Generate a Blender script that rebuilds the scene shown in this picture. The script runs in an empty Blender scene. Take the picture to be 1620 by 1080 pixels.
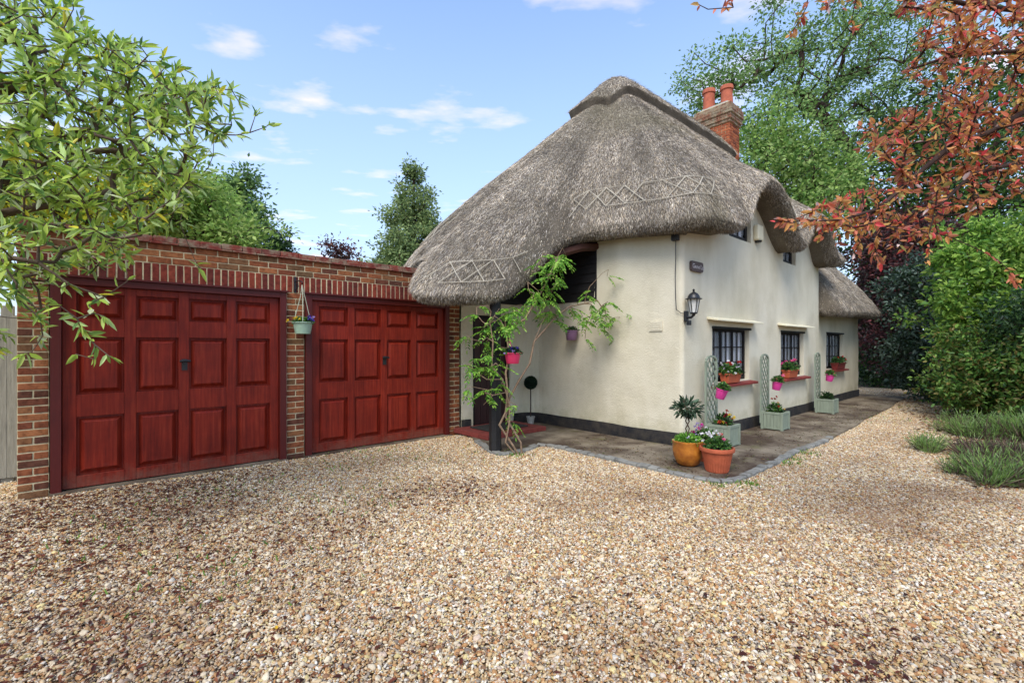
import bpy, bmesh, math, random
import numpy as np
from mathutils import Vector, Matrix

random.seed(7)
rng = np.random.default_rng(11)
S = bpy.context.scene
COL = S.collection

# ------------------------------------------------------------------ camera, sky, sun, exposure
F_PX, W_PX, H_PX, HOR = 742.0, 1620.0, 1080.0, 548.0
PHI = math.radians(48.2)                       # angle of world X to the right of the view axis
FW = np.array([math.cos(PHI), math.sin(PHI), 0.0])
RT = np.array([math.sin(PHI), -math.cos(PHI), 0.0])
CAM_H = 1.5
cam = bpy.data.cameras.new('camera')
cam.sensor_width = 36.0
cam.lens = 36.0 * F_PX / W_PX
cam.shift_y = (HOR - H_PX / 2) / W_PX
cam.clip_start = 0.05
cam.clip_end = 2000
camo = bpy.data.objects.new('camera', cam)
COL.objects.link(camo)
camo.location = (0, 0, CAM_H)
camo.rotation_euler = (math.radians(90), 0, math.atan2(FW[1], FW[0]) - math.pi / 2)
S.camera = camo

SUN_EL, SUN_DIR = math.radians(50), np.array([-0.86, -0.51])    # direction TO the sun, in plan
world = bpy.data.worlds.new('World')
S.world = world
world.use_nodes = True
wn, wl = world.node_tree.nodes, world.node_tree.links
wn.clear()
w_out = wn.new('ShaderNodeOutputWorld')
w_bg = wn.new('ShaderNodeBackground')
w_bg.inputs['Strength'].default_value = 0.15
sky = wn.new('ShaderNodeTexSky')
sky.sky_type = 'NISHITA'
sky.sun_disc = False
sky.sun_elevation = SUN_EL
sky.sun_rotation = math.atan2(SUN_DIR[0], SUN_DIR[1])
sky.air_density = 1.0
sky.dust_density = 0.8
sky.ozone_density = 3.0
# thin fair-weather clouds over the whole sky, on a plane overhead
tc = wn.new('ShaderNodeTexCoord')
sep = wn.new('ShaderNodeSeparateXYZ')
wl.new(tc.outputs['Generated'], sep.inputs[0])
zz = wn.new('ShaderNodeMath'); zz.operation = 'MAXIMUM'; zz.inputs[1].default_value = 0.05
wl.new(sep.outputs['Z'], zz.inputs[0])
dx = wn.new('ShaderNodeMath'); dx.operation = 'DIVIDE'
dy = wn.new('ShaderNodeMath'); dy.operation = 'DIVIDE'
wl.new(sep.outputs['X'], dx.inputs[0]); wl.new(zz.outputs[0], dx.inputs[1])
wl.new(sep.outputs['Y'], dy.inputs[0]); wl.new(zz.outputs[0], dy.inputs[1])
cmb = wn.new('ShaderNodeCombineXYZ')
wl.new(dx.outputs[0], cmb.inputs[0]); wl.new(dy.outputs[0], cmb.inputs[1])
cmap = wn.new('ShaderNodeMapping')
cmap.inputs['Location'].default_value = (3.1, 1.7, 0)
cmap.inputs['Scale'].default_value = (1.3, 1.9, 1)
cturn = wn.new('ShaderNodeMapping'); cturn.inputs['Rotation'].default_value = (0, 0, math.radians(42))
wl.new(cmb.outputs[0], cturn.inputs[0]); wl.new(cturn.outputs[0], cmap.inputs[0])
cn = wn.new('ShaderNodeTexNoise')
cn.inputs['Scale'].default_value = 1.35
cn.inputs['Detail'].default_value = 6
cn.inputs['Roughness'].default_value = 0.52
wl.new(cmap.outputs[0], cn.inputs['Vector'])
cr = wn.new('ShaderNodeValToRGB')
cr.color_ramp.elements[0].position = 0.56
cr.color_ramp.elements[0].color = (0, 0, 0, 1)
cr.color_ramp.elements[1].position = 0.72
cr.color_ramp.elements[1].color = (0.8, 0.8, 0.8, 1)
wl.new(cn.outputs['Fac'], cr.inputs[0])
cm = wn.new('ShaderNodeMix'); cm.data_type = 'RGBA'
cm.inputs['B'].default_value = (3.6, 3.15, 3.4, 1)
wl.new(cr.outputs[0], cm.inputs['Factor'])
wl.new(sky.outputs[0], cm.inputs['A'])
vr = wn.new('ShaderNodeMapRange')                 # summer haze, the same all round the horizon
vr.inputs['From Min'].default_value = 0.0; vr.inputs['From Max'].default_value = 0.62
vr.inputs['To Min'].default_value = 0.85; vr.inputs['To Max'].default_value = 0.1
wl.new(sep.outputs['Z'], vr.inputs['Value'])
vm = wn.new('ShaderNodeMix'); vm.data_type = 'RGBA'
vm.inputs['B'].default_value = (1.75, 2.15, 2.85, 1)
wl.new(vr.outputs[0], vm.inputs['Factor']); wl.new(sky.outputs[0], vm.inputs['A'])
wl.new(vm.outputs['Result'], cm.inputs['A'])
wl.new(cm.outputs['Result'], w_bg.inputs['Color'])
wl.new(w_bg.outputs[0], w_out.inputs['Surface'])

sun = bpy.data.lights.new('sun', 'SUN')
sun.energy = 1.35
sun.angle = math.radians(30)
sun.color = (1.0, 0.95, 0.87)
suno = bpy.data.objects.new('sun', sun)
COL.objects.link(suno)
sd = Vector((SUN_DIR[0] * math.cos(SUN_EL), SUN_DIR[1] * math.cos(SUN_EL), math.sin(SUN_EL)))
suno.rotation_euler = sd.to_track_quat('Z', 'Y').to_euler()
suno.location = (-6, -4, 12)

S.view_settings.view_transform = 'Standard'
S.view_settings.look = 'None'
S.view_settings.gamma = 1.0
S.view_settings.exposure = 1.3
S.view_settings.use_curve_mapping = False
S.render.engine = 'CYCLES'
S.cycles.use_denoising = True
S.cycles.max_bounces = 6
S.cycles.transparent_max_bounces = 8

# ------------------------------------------------------------------ helpers
def at(px, py, Z):
    """pixel of the photograph + distance along the view axis -> world point"""
    return FW * Z + RT * ((px - 810.0) / F_PX * Z) + np.array([0, 0, CAM_H + (HOR - py) / F_PX * Z])

def lin(r, g, b):
    return tuple(((c / 255 / 12.92) if c / 255 <= 0.04045 else ((c / 255 + 0.055) / 1.055) ** 2.4) for c in (r, g, b))

OFF = {}
def empty(name, loc, label, cat, group=None):
    o = bpy.data.objects.new(name, None)
    o.empty_display_size = 0.2
    COL.objects.link(o)
    o.location = tuple(loc)
    OFF[o.name] = np.array(loc, float)
    tag(o, label, cat, group)
    return o

def tag(o, label=None, cat=None, group=None, kind=None):
    if label: o['label'] = label
    if cat: o['category'] = cat
    if group: o['group'] = group
    if kind: o['kind'] = kind
    return o

def mesh_np(name, V, faces, mat, parent=None, cols=None, smooth=False, mats=None, fmat=None):
    """V (n,3) world; faces (m,k) array or list of lists -> one linked object"""
    V = np.asarray(V, float)
    off = OFF.get(parent.name, np.zeros(3)) if parent is not None else np.zeros(3)
    me = bpy.data.meshes.new(name)
    if isinstance(faces, np.ndarray):
        m, k = faces.shape
        me.vertices.add(len(V)); me.vertices.foreach_set('co', (V - off).astype(np.float32).ravel())
        me.loops.add(m * k); me.loops.foreach_set('vertex_index', faces.astype(np.int32).ravel())
        me.polygons.add(m)
        me.polygons.foreach_set('loop_start', np.arange(0, m * k, k, dtype=np.int32))
        me.update(calc_edges=True)
    else:
        me.from_pydata((V - off).tolist(), [], faces)
        me.update()
    if cols is not None:
        a = me.attributes.new('tint', 'FLOAT_COLOR', 'FACE')
        c = np.ones((len(me.polygons), 4), np.float32); c[:, :3] = cols
        a.data.foreach_set('color', c.ravel())
    for mm in (mats or [mat]):
        me.materials.append(mm)
    if fmat is not None:
        me.polygons.foreach_set('material_index', np.asarray(fmat, np.int32))
    if smooth:
        me.polygons.foreach_set('use_smooth', np.ones(len(me.polygons), bool))
    me.validate()
    return link(name, me, parent)

def link(name, me, parent=None, loc=None, rot=None, scale=None):
    o = bpy.data.objects.new(name, me)
    COL.objects.link(o)
    if parent is not None:
        o.parent = parent
        OFF[o.name] = OFF.get(parent.name, np.zeros(3))
    if loc is not None: o.location = tuple(loc)
    if rot is not None: o.rotation_euler = rot
    if scale is not None: o.scale = scale
    return o

class MB:
    def __init__(s): s.v, s.f = [], []
    def add(s, V, F):
        n = len(s.v); s.v += [tuple(map(float, p)) for p in V]; s.f += [[i + n for i in f] for f in F]
        return s
    def box(s, x0, x1, y0, y1, z0, z1):
        return s.add([(x0,y0,z0),(x1,y0,z0),(x1,y1,z0),(x0,y1,z0),(x0,y0,z1),(x1,y0,z1),(x1,y1,z1),(x0,y1,z1)],
                     [(0,3,2,1),(4,5,6,7),(0,1,5,4),(1,2,6,5),(2,3,7,6),(3,0,4,7)])
    def bar(s, a, b, w, h, up=(0,0,1)):
        a, b = Vector(a), Vector(b); d = (b - a).normalized(); u = Vector(up)
        r = d.cross(u)
        if r.length < 1e-4: r = d.cross(Vector((1,0,0)))
        r.normalize(); u = r.cross(d)
        V = [p + r * (sx * w / 2) + u * (sy * h / 2) for p in (a, b) for sx, sy in ((-1,-1),(1,-1),(1,1),(-1,1))]
        return s.add(V, [(0,1,2,3),(7,6,5,4),(0,4,5,1),(1,5,6,2),(2,6,7,3),(3,7,4,0)])
    def tube(s, pts, r, n=8, cap=True):
        pts = [Vector(p) for p in pts]; rs = r if hasattr(r, '__len__') else [r] * len(pts)
        V, F = [], []; ref = Vector((0.31, 0.52, 0.8))
        for i, p in enumerate(pts):
            d = (pts[min(i + 1, len(pts) - 1)] - pts[max(i - 1, 0)])
            if d.length < 1e-9: d = Vector((0, 0, 1))
            d.normalize()
            a = d.cross(ref)
            if a.length < 0.05: a = d.cross(Vector((1, 0, 0)))
            a.normalize(); b = d.cross(a)
            for k in range(n):
                t = 2 * math.pi * k / n
                V.append(p + (a * math.cos(t) + b * math.sin(t)) * rs[i])
        for i in range(len(pts) - 1):
            for k in range(n):
                F.append((i*n+k, i*n+(k+1)%n, (i+1)*n+(k+1)%n, (i+1)*n+k))
        if cap:
            F.append(tuple(range(n))[::-1]); F.append(tuple((len(pts)-1)*n + k for k in range(n)))
        return s.add(V, F)
    def lathe(s, c, prof, n=24, axis=None):
        """prof list of (r,z)"""
        V, F = [], []
        for r, z in prof:
            for k in range(n):
                t = 2 * math.pi * k / n
                V.append((c[0] + r * math.cos(t), c[1] + r * math.sin(t), c[2] + z))
        for i in range(len(prof) - 1):
            for k in range(n):
                F.append((i*n+k, i*n+(k+1)%n, (i+1)*n+(k+1)%n, (i+1)*n+k))
        if prof[0][0] > 1e-4: F.append(tuple(range(n))[::-1])
        if prof[-1][0] > 1e-4: F.append(tuple((len(prof)-1)*n + k for k in range(n)))
        return s.add(V, F)
    def build(s, name, mat, parent=None, smooth=False, bevel=0):
        o = mesh_np(name, np.array(s.v), s.f, mat, parent)
        if bevel:
            m = o.modifiers.new('bevel', 'BEVEL'); m.width = bevel; m.segments = 2; m.limit_method = 'ANGLE'
        if smooth:
            o.data.shade_auto_smooth() if hasattr(o.data, 'shade_auto_smooth') else None
            o.data.polygons.foreach_set('use_smooth', np.ones(len(o.data.polygons), bool))
            try: o.data.set_sharp_from_angle(angle=math.radians(40))
            except Exception: pass
        return o

def vnoise(P, scale, seed=0):
    """cheap smooth value noise, vectorised"""
    P = np.asarray(P, float) * scale + seed * 17.31
    i = np.floor(P).astype(np.int64); f = P - i; f = f * f * (3 - 2 * f)
    def h(a, b, c):
        n = (a * 374761393 + b * 668265263 + c * 2147483647 + seed * 144665) & 0xffffffff
        n = ((n ^ (n >> 13)) * 1274126177) & 0xffffffff
        return ((n ^ (n >> 16)) & 0xffff) / 65535.0
    r = 0
    for a in (0, 1):
        for b in (0, 1):
            for c in (0, 1):
                w = (f[:, 0] if a else 1 - f[:, 0]) * (f[:, 1] if b else 1 - f[:, 1]) * (f[:, 2] if c else 1 - f[:, 2])
                r = r + w * h(i[:, 0] + a, i[:, 1] + b, i[:, 2] + c)
    return r * 2 - 1

def catmull(pts, step):
    pts = np.asarray(pts, float); out = []
    n = len(pts)
    for i in range(n - 1):
        p0, p1, p2, p3 = pts[max(i-1,0)], pts[i], pts[i+1], pts[min(i+2,n-1)]
        k = max(2, int(np.linalg.norm(p2 - p1) / step))
        for t in np.linspace(0, 1, k, endpoint=False):
            out.append(0.5 * ((2*p1) + (-p0+p2)*t + (2*p0-5*p1+4*p2-p3)*t*t + (-p0+3*p1-3*p2+p3)*t**3))
    out.append(pts[-1])
    return np.array(out)

# ------------------------------------------------------------------ materials
def new_mat(name):
    m = bpy.data.materials.new(name); m.use_nodes = True
    nt = m.node_tree; nt.nodes.clear()
    out = nt.nodes.new('ShaderNodeOutputMaterial'); b = nt.nodes.new('ShaderNodeBsdfPrincipled')
    nt.links.new(b.outputs[0], out.inputs[0])
    return m, nt, b, out

def N(nt, t, **kw):
    n = nt.nodes.new(t)
    for k, v in kw.items():
        if k in n.inputs.keys(): n.inputs[k].default_value = v
        else: setattr(n, k, v)
    return n

def ramp(nt, fac, stops):
    r = nt.nodes.new('ShaderNodeValToRGB'); e = r.color_ramp.elements
    while len(e) < len(stops): e.new(0.5)
    for el, (p, c) in zip(e, stops): el.position = p; el.color = (*c, 1) if len(c) == 3 else c
    nt.links.new(fac, r.inputs[0]); return r

def mixc(nt, fac, a, b, mode='MIX'):
    m = nt.nodes.new('ShaderNodeMix'); m.data_type = 'RGBA'; m.blend_type = mode
    for s, v in (('Factor', fac), ('A', a), ('B', b)):
        sock = m.inputs[s] if s == 'Factor' else [i for i in m.inputs if i.name == s and i.type == 'RGBA'][0]
        if hasattr(v, 'links') or hasattr(v, 'is_linked'): nt.links.new(v, sock)
        elif isinstance(v, (int, float)): sock.default_value = v
        else: sock.default_value = (*v, 1)
    return [o for o in m.outputs if o.type == 'RGBA'][0]

def coords(nt, scale=(1,1,1), rot=(0,0,0), kind='pos'):
    if kind == 'pos':
        g = nt.nodes.new('ShaderNodeNewGeometry'); src = g.outputs['Position']
    else:
        g = nt.nodes.new('ShaderNodeTexCoord'); src = g.outputs['Object']
    mp = nt.nodes.new('ShaderNodeMapping'); mp.inputs['Scale'].default_value = scale; mp.inputs['Rotation'].default_value = rot
    nt.links.new(src, mp.inputs[0]); return mp.outputs[0]

def noise(nt, vec, scale, detail=4, rough=0.55):
    n = N(nt, 'ShaderNodeTexNoise', Scale=scale, Detail=detail, Roughness=rough); nt.links.new(vec, n.inputs['Vector']); return n.outputs['Fac']

def bump(nt, b, h, strength=0.3, dist=0.01):
    n = N(nt, 'ShaderNodeBump', Strength=strength, Distance=dist); nt.links.new(h, n.inputs['Height']); nt.links.new(n.outputs[0], b.inputs['Normal']); return n

def simple(name, col, rough=0.6, var=0.25, scale=8.0, bumpk=0.15, spec=0.4, metal=0.0, stretch=(1,1,1)):
    m, nt, b, out = new_mat(name)
    v = coords(nt, stretch)
    f = noise(nt, v, scale, 5)
    c = ramp(nt, f, [(0.25, tuple(x * (1 - var) for x in col)), (0.75, tuple(min(1, x * (1 + var)) for x in col))])
    nt.links.new(c.outputs[0], b.inputs['Base Color'])
    b.inputs['Roughness'].default_value = rough; b.inputs['Specular IOR Level'].default_value = spec; b.inputs['Metallic'].default_value = metal
    if bumpk: bump(nt, b, noise(nt, v, scale * 6, 3), bumpk, 0.01)
    return m

def tint_mat(name, rough=0.55, transl=0.0, spec=0.35, var=0.0):
    m, nt, b, out = new_mat(name)
    a = N(nt, 'ShaderNodeAttribute', attribute_name='tint')
    nt.links.new(a.outputs['Color'], b.inputs['Base Color'])
    b.inputs['Roughness'].default_value = rough; b.inputs['Specular IOR Level'].default_value = spec
    if transl:
        t = nt.nodes.new('ShaderNodeBsdfTranslucent'); nt.links.new(a.outputs['Color'], t.inputs[0])
        mx = nt.nodes.new('ShaderNodeMixShader'); mx.inputs[0].default_value = transl
        nt.links.new(b.outputs[0], mx.inputs[1]); nt.links.new(t.outputs[0], mx.inputs[2]); nt.links.new(mx.outputs[0], out.inputs[0])
    return m

def brick_mat(name, stops, lichen=0.0):
    m, nt, b, out = new_mat(name)
    oi = nt.nodes.new('ShaderNodeObjectInfo')
    c = ramp(nt, oi.outputs['Random'], stops)
    v = coords(nt)
    f = noise(nt, v, 24, 6, 0.65)
    dark = ramp(nt, f, [(0.3, (0.5, 0.45, 0.45)), (0.62, (1.12, 1.1, 1.08))])
    col = mixc(nt, 1.0, c.outputs[0], dark.outputs[0], 'MULTIPLY')
    if lichen:
        l = noise(nt, v, 7, 6, 0.7)
        lr = ramp(nt, l, [(0.52 - 0.12 * lichen, (0, 0, 0)), (0.62, (lichen,) * 3)])
        col = mixc(nt, lr.outputs[0], col, lin(150, 142, 118))
    nt.links.new(col, b.inputs['Base Color']); b.inputs['Roughness'].default_value = 0.9; b.inputs['Specular IOR Level'].default_value = 0.15
    bump(nt, b, noise(nt, v, 120, 4), 0.5, 0.004)
    return m

M = {}
def render_mat():
    m, nt, b, out = new_mat('cream_render')
    v = coords(nt)
    f1 = noise(nt, v, 1.3, 5, 0.6); f2 = noise(nt, v, 14, 5, 0.6)
    c = ramp(nt, f1, [(0.3, lin(207, 198, 172)), (0.7, lin(221, 213, 190))])
    vs = coords(nt, (1.3, 1.3, 0.5)); st = noise(nt, vs, 1.6, 6, 0.6)
    sr = ramp(nt, st, [(0.45, (1, 1, 1)), (0.8, (0.82, 0.81, 0.76))])
    col = mixc(nt, 1.0, c.outputs[0], sr.outputs[0], 'MULTIPLY')
    # green damp and splash marks low on the wall
    g = nt.nodes.new('ShaderNodeNewGeometry'); sx = nt.nodes.new('ShaderNodeSeparateXYZ'); nt.links.new(g.outputs['Position'], sx.inputs[0])
    mr = N(nt, 'ShaderNodeMapRange'); mr.inputs['From Min'].default_value = 0.2; mr.inputs['From Max'].default_value = 0.75; mr.inputs['To Min'].default_value = 1; mr.inputs['To Max'].default_value = 0
    nt.links.new(sx.outputs['Z'], mr.inputs['Value'])
    mm = N(nt, 'ShaderNodeMath', operation='MULTIPLY'); nt.links.new(mr.outputs[0], mm.inputs[0]); nt.links.new(noise(nt, v, 4, 5, 0.7), mm.inputs[1])
    gr = ramp(nt, mm.outputs[0], [(0.28, (0, 0, 0)), (0.6, (0.6, 0.6, 0.6))])
    col = mixc(nt, gr.outputs[0], col, lin(165, 158, 120))
    nt.links.new(col, b.inputs['Base Color']); b.inputs['Roughness'].default_value = 0.92; b.inputs['Specular IOR Level'].default_value = 0.15
    ad = N(nt, 'ShaderNodeMath', operation='ADD'); nt.links.new(noise(nt, v, 5, 3), ad.inputs[0]); nt.links.new(noise(nt, v, 60, 4), ad.inputs[1])
    bump(nt, b, ad.outputs[0], 0.6, 0.016)
    return m
M['render'] = render_mat()
M['hood'] = simple('hood_paint', lin(226, 218, 188), 0.8, 0.08, 9)
def plinth_mat():
    m, nt, b, out = new_mat('black_bitumen'); v = coords(nt)
    c = ramp(nt, noise(nt, v, 5, 6, 0.75), [(0.4, (0.011, 0.011, 0.013)), (0.72, lin(62, 56, 48))])
    nt.links.new(c.outputs[0], b.inputs['Base Color']); b.inputs['Roughness'].default_value = 0.75; b.inputs['Specular IOR Level'].default_value = 0.25
    bump(nt, b, noise(nt, v, 40, 4), 0.4, 0.01); return m
M['plinth'] = plinth_mat()
M['blacktimber'] = simple('black_timber', (0.012, 0.011, 0.011), 0.65, 0.5, 7, 0.4, stretch=(1, 1, 6))
M['board'] = simple('black_weatherboard', (0.014, 0.013, 0.013), 0.6, 0.5, 5, 0.4, stretch=(1, 1, 8))
M['beam'] = simple('brown_beam', lin(78, 48, 38), 0.8, 0.35, 6, 0.4, stretch=(1, 3, 3))
M['frame'] = simple('dark_window_frame', (0.010, 0.008, 0.008), 0.55, 0.3, 10, 0.1, spec=0.25)
M['sill'] = simple('red_sill_paint', lin(122, 46, 40), 0.6, 0.25, 12, 0.15)
M['doorwood'] = simple('dark_door', lin(52, 28, 28), 0.5, 0.35, 5, 0.25, stretch=(6, 6, 0.7))
M['iron'] = simple('black_iron', (0.012, 0.012, 0.013), 0.4, 0.3, 30, 0.1, spec=0.5)
M['curtain'] = simple('net_curtain', lin(205, 204, 210), 0.9, 0.1, 6, 0.05)
M['plastic_cream'] = simple('cream_plastic', lin(222, 212, 180), 0.5, 0.06, 5, 0.02)
M['sign'] = simple('slate_sign', lin(88, 72, 66), 0.7, 0.25, 40, 0.2)
M['letter'] = simple('white_letter', lin(205, 195, 190), 0.6, 0.1, 20, 0)
M['terracotta'] = simple('terracotta', lin(176, 88, 56), 0.75, 0.18, 14, 0.15)
M['pot_clay'] = simple('chimney_pot_clay', lin(170, 92, 66), 0.85, 0.3, 9, 0.3)
def glazed():
    m, nt, b, out = new_mat('amber_glaze')
    v = coords(nt); f = noise(nt, v, 9, 4)
    c = ramp(nt, f, [(0.3, lin(140, 78, 32)), (0.6, lin(186, 116, 44)), (0.8, lin(204, 146, 66))])
    nt.links.new(c.outputs[0], b.inputs['Base Color']); b.inputs['Roughness'].default_value = 0.22
    return m
M['glazed'] = glazed()
M['sage'] = simple('sage_paint', lin(132, 141, 122), 0.75, 0.16, 16, 0.25, stretch=(1, 1, 0.3))
M['sagepot'] = simple('sage_plastic', lin(156, 182, 158), 0.45, 0.05, 10, 0.02)
M['pink'] = simple('pink_plastic', lin(224, 70, 150), 0.4, 0.05, 10, 0.02)
M['hotpink'] = simple('coral_pink_plastic', lin(226, 60, 104), 0.4, 0.05, 10, 0.02)
M['mauve'] = simple('mauve_glaze', lin(128, 96, 128), 0.4, 0.12, 10, 0.05)
M['stonepot'] = simple('stone_pot', lin(150, 148, 140), 0.85, 0.2, 20, 0.2)
M['soil'] = simple('dark_soil', (0.02, 0.014, 0.01), 0.95, 0.5, 40, 0.6)
M['cord'] = simple('pale_cord', lin(190, 196, 170), 0.8, 0.15, 40, 0.1)
M['mat'] = simple('door_mat', lin(50, 48, 44), 0.95, 0.4, 60, 0.8)
M['step'] = simple('red_quarry_tile', lin(120, 54, 47), 0.7, 0.3, 9, 0.2)
M['mortar'] = simple('mortar', lin(206, 190, 152), 0.95, 0.25, 30, 0.5, spec=0.1)
M['felt'] = simple('grey_roof_felt', lin(96, 94, 92), 0.9, 0.3, 3, 0.3)
M['lead'] = simple('lead_flashing', lin(140, 150, 160), 0.5, 0.2, 9, 0.15)
M['bark'] = simple('bark_grey_brown', lin(92, 78, 64), 0.9, 0.4, 14, 0.5, spec=0.15)
M['bark_dark'] = simple('bark_dark', lin(66, 52, 46), 0.9, 0.35, 14, 0.5, spec=0.15)
M['vinestem'] = simple('vine_stem', lin(138, 116, 94), 0.9, 0.35, 26, 0.4, spec=0.15)
M['fence'] = simple('grey_timber', lin(140, 136, 124), 0.9, 0.3, 6, 0.4, stretch=(6, 6, 0.6))
M['spar'] = simple('hazel_spar', lin(180, 171, 152), 0.85, 0.28, 10, 0.2)
M['straw'] = tint_mat('straw', 0.9, 0.0, 0.1)
M['leaf'] = tint_mat('leaf', 0.45, 0.48, 0.35)
M['leaf_soft'] = tint_mat('leaf_soft', 0.6, 0.42, 0.25)
M['petal'] = tint_mat('petal', 0.6, 0.25, 0.2)
M['granite'] = simple('granite_sett', lin(128, 126, 118), 0.9, 0.42, 9, 0.5)
gl, nt_, b_, o_ = new_mat('window_glass')
b_.inputs['Base Color'].default_value = (0.9, 0.95, 0.95, 1); b_.inputs['Roughness'].default_value = 0.03
b_.inputs['Alpha'].default_value = 0.12; b_.inputs['Specular IOR Level'].default_value = 0.7
M['glass'] = gl
lg, nt_, b_, o_ = new_mat('lantern_glass')
b_.inputs['Base Color'].default_value = (0.85, 0.84, 0.78, 1); b_.inputs['Roughness'].default_value = 0.15
b_.inputs['Alpha'].default_value = 0.55
M['lglass'] = lg
def thatch_mat():
    m, nt, b, out = new_mat('thatch_base')
    v = coords(nt); f = noise(nt, v, 2.2, 6, 0.65); f2 = noise(nt, v, 55, 4, 0.7)
    c = ramp(nt, f, [(0.3, lin(104, 95, 84)), (0.7, lin(138, 128, 112))])
    d = ramp(nt, f2, [(0.3, (0.5, 0.5, 0.5)), (0.7, (1.1, 1.1, 1.1))])
    nt.links.new(mixc(nt, 1.0, c.outputs[0], d.outputs[0], 'MULTIPLY'), b.inputs['Base Color'])
    b.inputs['Roughness'].default_value = 1.0; b.inputs['Specular IOR Level'].default_value = 0.05
    bump(nt, b, f2, 0.8, 0.03); return m
M['thatch'] = thatch_mat()
def redwood():
    m, nt, b, out = new_mat('red_stained_timber')
    tcn = nt.nodes.new('ShaderNodeNewGeometry')
    mp = nt.nodes.new('ShaderNodeMapping'); mp.inputs['Scale'].default_value = (16, 16, 0.9); nt.links.new(tcn.outputs['Position'], mp.inputs[0])
    f = noise(nt, mp.outputs[0], 2.4, 6, 0.6)
    v = coords(nt); g = noise(nt, v, 2.6, 6, 0.65)
    c = ramp(nt, f, [(0.28, lin(98, 24, 14)), (0.52, lin(128, 36, 20)), (0.75, lin(146, 52, 30))])
    d = ramp(nt, g, [(0.28, (0.68, 0.64, 0.64)), (0.72, (1.14, 1.12, 1.1))])
    col = mixc(nt, 1.0, c.outputs[0], d.outputs[0], 'MULTIPLY')
    sx = nt.nodes.new('ShaderNodeSeparateXYZ'); nt.links.new(tcn.outputs['Position'], sx.inputs[0])      # splashed grit near the ground
    mr = N(nt, 'ShaderNodeMapRange'); mr.inputs['From Min'].default_value = 0.03; mr.inputs['From Max'].default_value = 0.5; mr.inputs['To Min'].default_value = 1; mr.inputs['To Max'].default_value = 0
    nt.links.new(sx.outputs['Z'], mr.inputs['Value'])
    mm = N(nt, 'ShaderNodeMath', operation='MULTIPLY'); nt.links.new(mr.outputs[0], mm.inputs[0]); nt.links.new(noise(nt, v, 9, 6, 0.75), mm.inputs[1])
    gr = ramp(nt, mm.outputs[0], [(0.3, (0, 0, 0)), (0.6, (0.5, 0.5, 0.5))])
    nt.links.new(mixc(nt, gr.outputs[0], col, lin(120, 92, 76)), b.inputs['Base Color'])
    b.inputs['Roughness'].default_value = 0.45; b.inputs['Specular IOR Level'].default_value = 0.25
    bump(nt, b, f, 0.15, 0.004); return m
M['redwood'] = redwood()
M['redframe'] = simple('red_frame_paint', lin(84, 20, 13), 0.5, 0.15, 12, 0.08, stretch=(6, 6, 0.6))
M['brick'] = brick_mat('garage_brick', [(0.0, lin(92, 62, 50)), (0.25, lin(126, 72, 51)), (0.5, lin(146, 88, 58)), (0.75, lin(162, 106, 68)), (1.0, lin(108, 84, 60))])
M['soldier'] = brick_mat('soldier_brick', [(0.0, lin(94, 50, 46)), (0.4, lin(126, 58, 47)), (0.75, lin(144, 70, 52)), (1.0, lin(106, 55, 48))])
M['tile'] = brick_mat('coping_tile', [(0.0, lin(122, 60, 52)), (0.5, lin(142, 72, 60)), (1.0, lin(110, 66, 58))], 0.7)
M['chbrick'] = brick_mat('chimney_brick', [(0.0, lin(112, 64, 50)), (0.3, lin(164, 92, 62)), (0.7, lin(180, 106, 70)), (1.0, lin(138, 78, 56))])
M['chcap'] = brick_mat('chimney_cap_brick', [(0.0, lin(112, 74, 60)), (0.5, lin(140, 90, 68)), (1.0, lin(120, 88, 70))], 0.9)

# ground materials
def dirt_mask(nt, v):
    """patches where trodden brown soil and leaf mould show through the stones"""
    f = noise(nt, v, 0.55, 5, 0.6); w = noise(nt, v, 2.6, 5, 0.65)
    for (x, y, r, k) in ((0.5, 3.7, 1.9, .30), (0.9, 5.6, 1.3, .18), (5.2, 0.9, 1.0, .42), (6.4, 0.6, 0.9, .3), (4.1, 1.0, .8, .2)):
        dn = N(nt, 'ShaderNodeVectorMath', operation='DISTANCE'); nt.links.new(v, dn.inputs[0]); dn.inputs[1].default_value = (x, y, 0)
        mr = N(nt, 'ShaderNodeMapRange'); mr.interpolation_type = 'SMOOTHSTEP'
        mr.inputs['From Min'].default_value = 0.1 * r; mr.inputs['From Max'].default_value = r; mr.inputs['To Min'].default_value = k; mr.inputs['To Max'].default_value = 0
        nt.links.new(dn.outputs['Value'], mr.inputs['Value'])
        mu = N(nt, 'ShaderNodeMath', operation='MULTIPLY'); nt.links.new(mr.outputs[0], mu.inputs[0]); nt.links.new(w, mu.inputs[1])
        ad = N(nt, 'ShaderNodeMath', operation='ADD'); nt.links.new(f, ad.inputs[0]); nt.links.new(mu.outputs[0], ad.inputs[1]); f = ad.outputs[0]
    return f
def ground_mat():
    m, nt, b, out = new_mat('gravel_bed')
    v = coords(nt)
    vo = N(nt, 'ShaderNodeTexVoronoi', Scale=52.0); nt.links.new(v, vo.inputs['Vector'])
    hs = ramp(nt, vo.outputs['Color'], [(0.1, lin(120, 92, 70)), (0.35, lin(176, 146, 110)), (0.6, lin(205, 182, 150)), (0.85, lin(150, 136, 124))])
    dk = ramp(nt, vo.outputs['Distance'], [(0.0, (1, 1, 1)), (0.6, (0.35, 0.3, 0.26))])
    col = mixc(nt, 1.0, hs.outputs[0], dk.outputs[0], 'MULTIPLY')
    dm = ramp(nt, dirt_mask(nt, v), [(0.5, (0, 0, 0)), (0.75, (0.7, 0.7, 0.7))])
    col = mixc(nt, dm.outputs[0], col, lin(96, 72, 52))
    nt.links.new(col, b.inputs['Base Color']); b.inputs['Roughness'].default_value = 0.95; b.inputs['Specular IOR Level'].default_value = 0.15
    bump(nt, b, vo.outputs['Distance'], -0.8, 0.02); return m
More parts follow.
